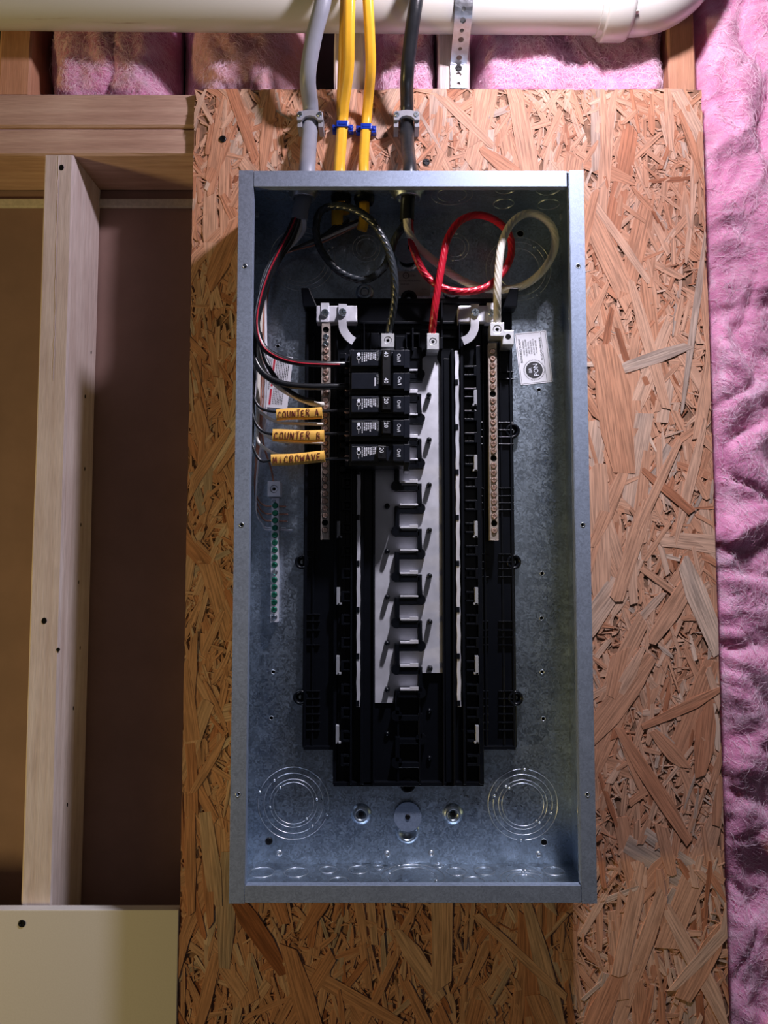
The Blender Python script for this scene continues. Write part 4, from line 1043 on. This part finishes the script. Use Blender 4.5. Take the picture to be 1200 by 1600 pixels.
# clamps and staples
for px, lb_ in ((485, 'grey screw clamp holding the thick grey cable'), (635, 'grey screw clamp holding the black cable')):
    q = P(px, 190, .02); t = thing('cable_clamp', lb_, 'clamp', (q.x, -.002, q.z), group='grey cable clamps')
    mb = MB(); df = .0275; sp = S(df); zt_, zb_ = q.z+.0085, q.z-.0012
    out = [(q.x-.0148, zb_-.001), (q.x-.0148, zt_-.002), (q.x-.0125, zt_)] + [(q.x+u*.009, zt_+.0012*math.cos(u*1.5)) for u in (-1, -.5, 0, .5, 1)] + [(q.x+.0125, zt_), (q.x+.0148, zt_-.002), (q.x+.0148, zb_-.001)]
    out += [(q.x+.0092, zb_-.001)] + [(q.x+.0085*math.cos(a), zb_-.001+.0052*math.sin(a)) for a in (.35, .9, math.pi/2, 2.24, 2.79)] + [(q.x-.0092, zb_-.001)]
    mb.plate(out[::-1], [], .0225, df, front)
    for sg in (-1, 1): mb.box(q.x+sg*.0094, q.x+sg*.0148, -.0022, -.0235, q.z-.0085, q.z+.0078)
    obj('body', mb, 'clamp_grey', t, bevel=.0008)
    for sg in (-1, 1): obj('screw', None, None, t, shared=mesh_from(cross_screw(.0030, .0014), 'clamp_screw', 'zinc_screw'), at=(q.x+sg*.0112, -df, q.z+.004))
for px, py_, hw, dt, lb_ in ((535, 193, 8.2, .0185, 'blue cable staple over the pair of yellow cables'), (572, 197, 7.6, .0155, 'blue cable staple over the single yellow cable')):
    q = P(px, py_, dt); t = thing('cable_staple', lb_, 'staple', (q.x, -.002, q.z), group='blue cable staples')
    s_ = S(dt)*hw; mb = MB(); mb.box(q.x-s_-.0008, q.x+s_+.0008, -dt+.0016, -dt-.0006, q.z-.0035, q.z+.0035)
    for sg in (-1, 1):
        a0_, a1_ = q.x+sg*(s_+.0003), q.x+sg*(s_+.0065); mb.box(a0_, a1_, -.0022, -.0095, q.z-.0042, q.z+.0042)
        mb.box(q.x+sg*(s_+.0003), q.x+sg*(s_+.0012), -.0022, -dt, q.z-.003, q.z+.003)
    obj('saddle', mb, 'blue_plastic', t, bevel=.0007)
    mb = MB()
    for sg in (-1, 1): mb.lathe((q.x+sg*(s_+.0036), -.0095, q.z), (0, -1, 0), [(.0022, 0), (.0020, .0012), (0, .0014)], 12)
    mb.box(q.x-s_*.7, q.x+s_*.7, -dt-.0005, -dt-.0013, q.z-.0012, q.z+.0012)
    obj('nail', mb, 'blue_plastic', t)
# connectors (lock-nuts) under the top wall
for k, (q, R, lb_) in enumerate(((thl[0], .0150, 'round steel cable connector with lock ring around the grey cable'), (thl[3], .0165, 'wide steel cable connector with lock ring around the black cable'))):
    t = thing('cable_connector', lb_, 'connector', (q.x, q.y, BZT-T), group='cable connectors'); mb = MB(); z_ = BZT-T-.0002
    mb.lathe((q.x, q.y, z_), (0, 0, -1), [(R*.66, 0), (R*1.12, .0), (R*1.12, .0022), (R*.98, .003), (R*.98, .0046), (R*.9, .005), (R*.9, .0085), (R*.80, .009), (R*.66, .009), (R*.66, 0)], 36)
    for i in range(8):
        a_ = i*math.pi/4+.2; c_, s_ = math.cos(a_), math.sin(a_); mb.cyl((q.x+c_*R*1.05, q.y+s_*R*1.05, z_), (q.x+c_*R*1.25, q.y+s_*R*1.25, z_-.0022), .0016, n=8)
    obj('lock_ring', mb, 'bright_steel' if k == 0 else 'galvanised', t)
for k, q in enumerate((thl[1], thl[2])):
    t = thing('cable_connector', ('black plastic bushing around the pair of yellow cables', 'black plastic bushing around the single yellow cable')[k], 'connector', (q.x, q.y, BZT-T), group='cable connectors')
    obj('bushing', MB().lathe((q.x, q.y, BZT-T-.0002), (0, 0, -1), [(.0082, 0), (.0115, 0), (.0115, .003), (.0100, .008), (.0080, .0085), (.0082, 0)], 28), 'black_plastic', t)

# ================================================================== CONDUCTORS
def wire(parent, name, pts, r, m, label=None, twist=0, n=12, step=.003, depth=.16, lobes=7):
    path = smooth_path(pp(*pts), step if not twist else .0012)
    return obj(name, MB().tube(path, r, n=n if not twist else 36, twist=twist, lobes=lobes, depth=depth), m, parent, label=label)
TW = 800
# service conductors
wire(blk, 'conductor', [(633, 340, .058), (631, 352, .058), (618, 372, .050), (610, 395, .044), (598, 420, .042), (572, 437, .042), (540, 430, .043), (515, 410, .044), (498, 382, .046), (494, 356, .048), (500, 332, .050), (520, 322, .060), (550, 326, .066), (578, 343, .068), (597, 370, .068), (610, 400, .066), (617, 440, .062), (615, 480, .050), (607, 520, .036), (606, 530, .034)], .0042, 'black_stranded', 'black stranded conductor', TW)
wire(blk, 'conductor', [(640, 342, .060), (641, 362, .058), (647, 392, .050), (664, 428, .044), (690, 449, .044), (722, 456, .045), (757, 450, .044), (783, 429, .042), (798, 400, .040), (796, 368, .042), (775, 345, .046), (746, 336, .050), (718, 346, .054), (700, 372, .056), (692, 405, .057), (686, 440, .056), (679, 485, .050), (675, 523, .036), (675, 531, .034)], .0042, 'red_wire', 'red stranded conductor', TW)
wire(blk, 'conductor', [(636, 342, .064), (638, 360, .060), (652, 384, .050), (684, 412, .036), (722, 438, .026), (765, 452, .024), (812, 448, .025), (846, 425, .028), (866, 390, .034), (864, 358, .040), (845, 338, .046), (822, 334, .050), (800, 348, .055), (785, 378, .060), (779, 420, .060), (777, 465, .054), (777, 505, .036), (777, 514, .035)], .0044, 'white_wire', 'white stranded conductor', TW)
# grey cable: two fat black conductors (one red striped), white and bare
wire(grey, 'conductor', [(462, 338, .056), (452, 362, .056), (436, 392, .056), (420, 425, .056), (407, 465, .056), (401, 505, .058), (409, 538, .060), (430, 556, .060), (462, 566, .058), (500, 569, .055), (530, 569.5, .050), (546, 569.5, .046)], .0036, 'black_wire', 'black conductor with a red stripe')
stripe = smooth_path([p_+Vector((.0008, -.0034, -.0010)) for p_ in pp((462, 338, .056), (452, 362, .056), (436, 392, .056), (420, 425, .056), (407, 465, .056), (401, 505, .058), (409, 538, .060), (430, 556, .060), (462, 566, .058), (500, 569, .055), (530, 569.5, .050))], .003)
obj('stripe', MB().tube(stripe, .0009, .0007, n=8), 'red_wire', grey, label='red stripe')
wire(grey, 'conductor', [(468, 340, .054), (456, 372, .050), (436, 405, .048), (418, 440, .048), (404, 490, .050), (397, 530, .052), (398, 560, .054), (412, 584, .056), (440, 599, .056), (480, 604, .054), (520, 604, .050), (546, 604, .046)], .0036, 'black_wire', 'plain black conductor')
wire(grey, 'conductor', [(473, 340, .054), (470, 358, .050), (452, 385, .044), (428, 405, .040), (412, 440, .038), (403, 500, .040), (402, 545, .042), (413, 580, .044), (434, 603, .044), (462, 620, .042), (490, 631, .038), (505, 632, .032)], .0030, 'white_wire', 'white neutral conductor')
for k in range(4): wire(grey, 'conductor', [(472+k*1.6, 340, .056), (474+k*1.2, 356, .053), (466+k, 372, .048), (446+k, 392, .044), (424, 412, .040+k*.001), (411+k*.5, 450, .036)], .0009, 'tin_bar' if True else '', 'bare strand', n=8)
# wire of the grey cable that ends short, dark
wire(grey, 'conductor', [(406, 520, .046), (414, 560, .048), (432, 592, .050), (454, 612, .050), (474, 623, .048), (491, 626, .046)], .0026, 'black_wire', 'dark sleeve')
# branch circuits : black to the breakers, white to the left neutral bar
def branch(parent, tagpx, ytag, ybrk, y0, yw, k):
    wire(parent, 'conductor', [(532+k*14, 344, .042), (505, 368, .038), (470, 384, .034+k*.002), (430, 402, .034+k*.002), (408, 445, .036), (399+k, 520, .040), (395, y0-40, .044), (396, y0-12, .047), (408, y0+8, .048), (tagpx+4, ytag, .048), (470, ytag, .048), (505, ytag-1, .046), (530, ybrk, .045), (546, ybrk, .045)], .0016, 'black_wire', 'black conductor', n=10)
    wire(parent, 'conductor', [(536+k*14, 346, .040), (520, 366, .034), (480, 380, .030), (438, 398, .028+k*.002), (414, 430, .028), (405+k*1.5, 500, .028), (403, yw-60, .030), (402, yw-28, .034), (412, yw-14, .036), (436, yw-2, .037), (470, yw, .037), (505, yw+1, .034)], .0018, 'white_wire', 'white conductor', n=10)
branch(ya, 432, 644, 641, 630, 662, 0); branch(yb2, 426, 679, 677, 664, 691, 1); branch(yc2, 424, 719, 716, 712, 713, 2)
r_ = random.Random(5)
par = (ya, yb2, yc2, grey)
for k, (yy, xend) in enumerate(((791, 447), (803, 450), (814, 449), (825, 447), (828, 456))):
    xx = 399+k*3
    wire(par[k % 4], 'ground_wire', [(540+k*5, 350, .034), (500, 374, .022), (440, 398, .018), (414+k, 440, .020), (408+k*2, 520, .022), (406+k*3, 600, .022+k*.001), (402+k*2.5, 680, .022), (399+k, 730, .020), (398+k*.6, yy-30, .016), (404+k*1.5, yy-9, .013), (414, yy-1, .011), (424, yy, .0105), (xend, yy+.5, .0100)], .0009, 'copper' if k < 3 else 'tin_bar', 'bare copper ground wire' if k < 3 else 'bare tinned ground wire', n=8)
wire(yc2, 'ground_wire', [(560, 352, .032), (500, 380, .018), (438, 402, .016), (418, 460, .018), (412, 560, .020), (407, 630, .024), (411, 690, .024), (423, 730, .020), (427, 752, .013), (427.5, 757, .013)], .0011, 'copper', 'bare copper ground wire', n=8)

# ---- hand-written yellow tags
STK = {'C': [[(.9,.8),(.6,1),(.2,.8),(.05,.45),(.2,.1),(.6,0),(.95,.15)]], 'O': [[(.5,1),(.15,.8),(.05,.4),(.3,.02),(.7,.05),(.92,.5),(.8,.9),(.45,1)]],
 'U': [[(.05,1),(.08,.3),(.35,0),(.7,.05),(.88,.4),(.9,1)]], 'N': [[(.05,0),(.1,1)],[(.1,1),(.85,.05)],[(.85,.05),(.9,1)]], 'T': [[(0,.95),(1,1)],[(.5,.98),(.45,0)]],
 'E': [[(.1,0),(.1,1)],[(.1,1),(.85,1)],[(.1,.52),(.7,.55)],[(.1,0),(.9,.03)]], 'R': [[(.1,0),(.1,1)],[(.1,1),(.7,1),(.9,.75),(.6,.5),(.12,.48)],[(.4,.5),(.95,0)]],
 'A': [[(0,0),(.45,1)],[(.45,1),(.95,0)],[(.18,.38),(.8,.38)]], 'B': [[(.1,0),(.15,1)],[(.15,1),(.7,.95),(.75,.65),(.15,.52)],[(.15,.52),(.85,.42),(.85,.12),(.1,0)]],
 'M': [[(0,0),(.1,1)],[(.1,1),(.45,.25)],[(.45,.25),(.8,1)],[(.8,1),(.95,0)]], 'i': [[(.4,0),(.42,.7)],[(.4,.95),(.45,1)]], 'W': [[(0,1),(.22,0)],[(.22,0),(.5,.7)],[(.5,.7),(.75,0)],[(.75,0),(1,1)]], 'V': [[(0,1),(.45,0)],[(.45,0),(.95,1)]], ' ': []}
def tag_(px0, px1, yl, yr_, hpx, txt, label, lead):
    d0_ = .0535; q0, q1 = P(px0, yl, d0_), P(px1, yr_, d0_); ax = (q1-q0); L_ = ax.length; ax.normalize(); upv = Vector((-ax.z, 0, ax.x)); hh = hpx*S(d0_)
    t = thing('wire_tag', label, 'tag', q0, group='hand-written yellow tags')
    mb = MB(); prof_ = [(hh*.50, .000), (hh*.40, .0018), (hh*.1, .0024), (-hh*.35, .0022), (-hh*.5, .0010), (-hh*.56, -.0012), (-hh*.40, -.0104), (hh*.35, -.0104), (hh*.52, -.004)]
    vs = []; nS = 10; r_ = random.Random(len(txt))
    for i in range(nS+1):
        s_ = L_*i/nS; wv = math.sin(i*.6+lead)*.0005
        for u, w_ in prof_: p_ = q0+ax*s_+upv*(u+wv); vs.append((p_.x, p_.y-w_, p_.z))
    m_ = len(prof_); mb.add(vs, [(i*m_+j, (i+1)*m_+j, (i+1)*m_+(j+1) % m_, i*m_+(j+1) % m_) for i in range(nS) for j in range(m_)], True)
    mb.add(vs[:m_], [tuple(range(m_))]); mb.add(vs[-m_:], [tuple(range(m_))[::-1]])
    obj('folded_tape', mb, 'tape_yellow', t)
    ink = MB(); n = len(txt); cw = L_*.93/n
    for k, ch in enumerate(txt):
        jx, jz = r_.uniform(-.0003, .0003), r_.uniform(-.0005, .0005); ws = cw*.70; hs2 = hh*(.60 if ch != 'i' else .55)*r_.uniform(.9, 1.08)
        for st_ in STK[ch]:
            path = [q0 + ax*(L_*.04+k*cw+u*ws+jx) + upv*(-hh*.32+v*hs2+jz) + Vector((0, -.0029, 0)) for u, v in st_]
            ink.tube(path, .00052, .0002, n=6)
    obj('handwriting', ink, 'ink_brown', t, label='brown marker lettering')
tag_(432, 503, 648, 644, 17, 'COUNTER A', 'upper yellow tape tag hand-lettered COUNTER A', 0)
tag_(426, 506, 680, 681, 18, 'COUNTER B', 'middle yellow tape tag hand-lettered COUNTER B', 1)
tag_(424, 507, 719, 713, 17, 'MiCROWAVE', 'lower tilted yellow tape tag hand-lettered MICROWAVE', 2)
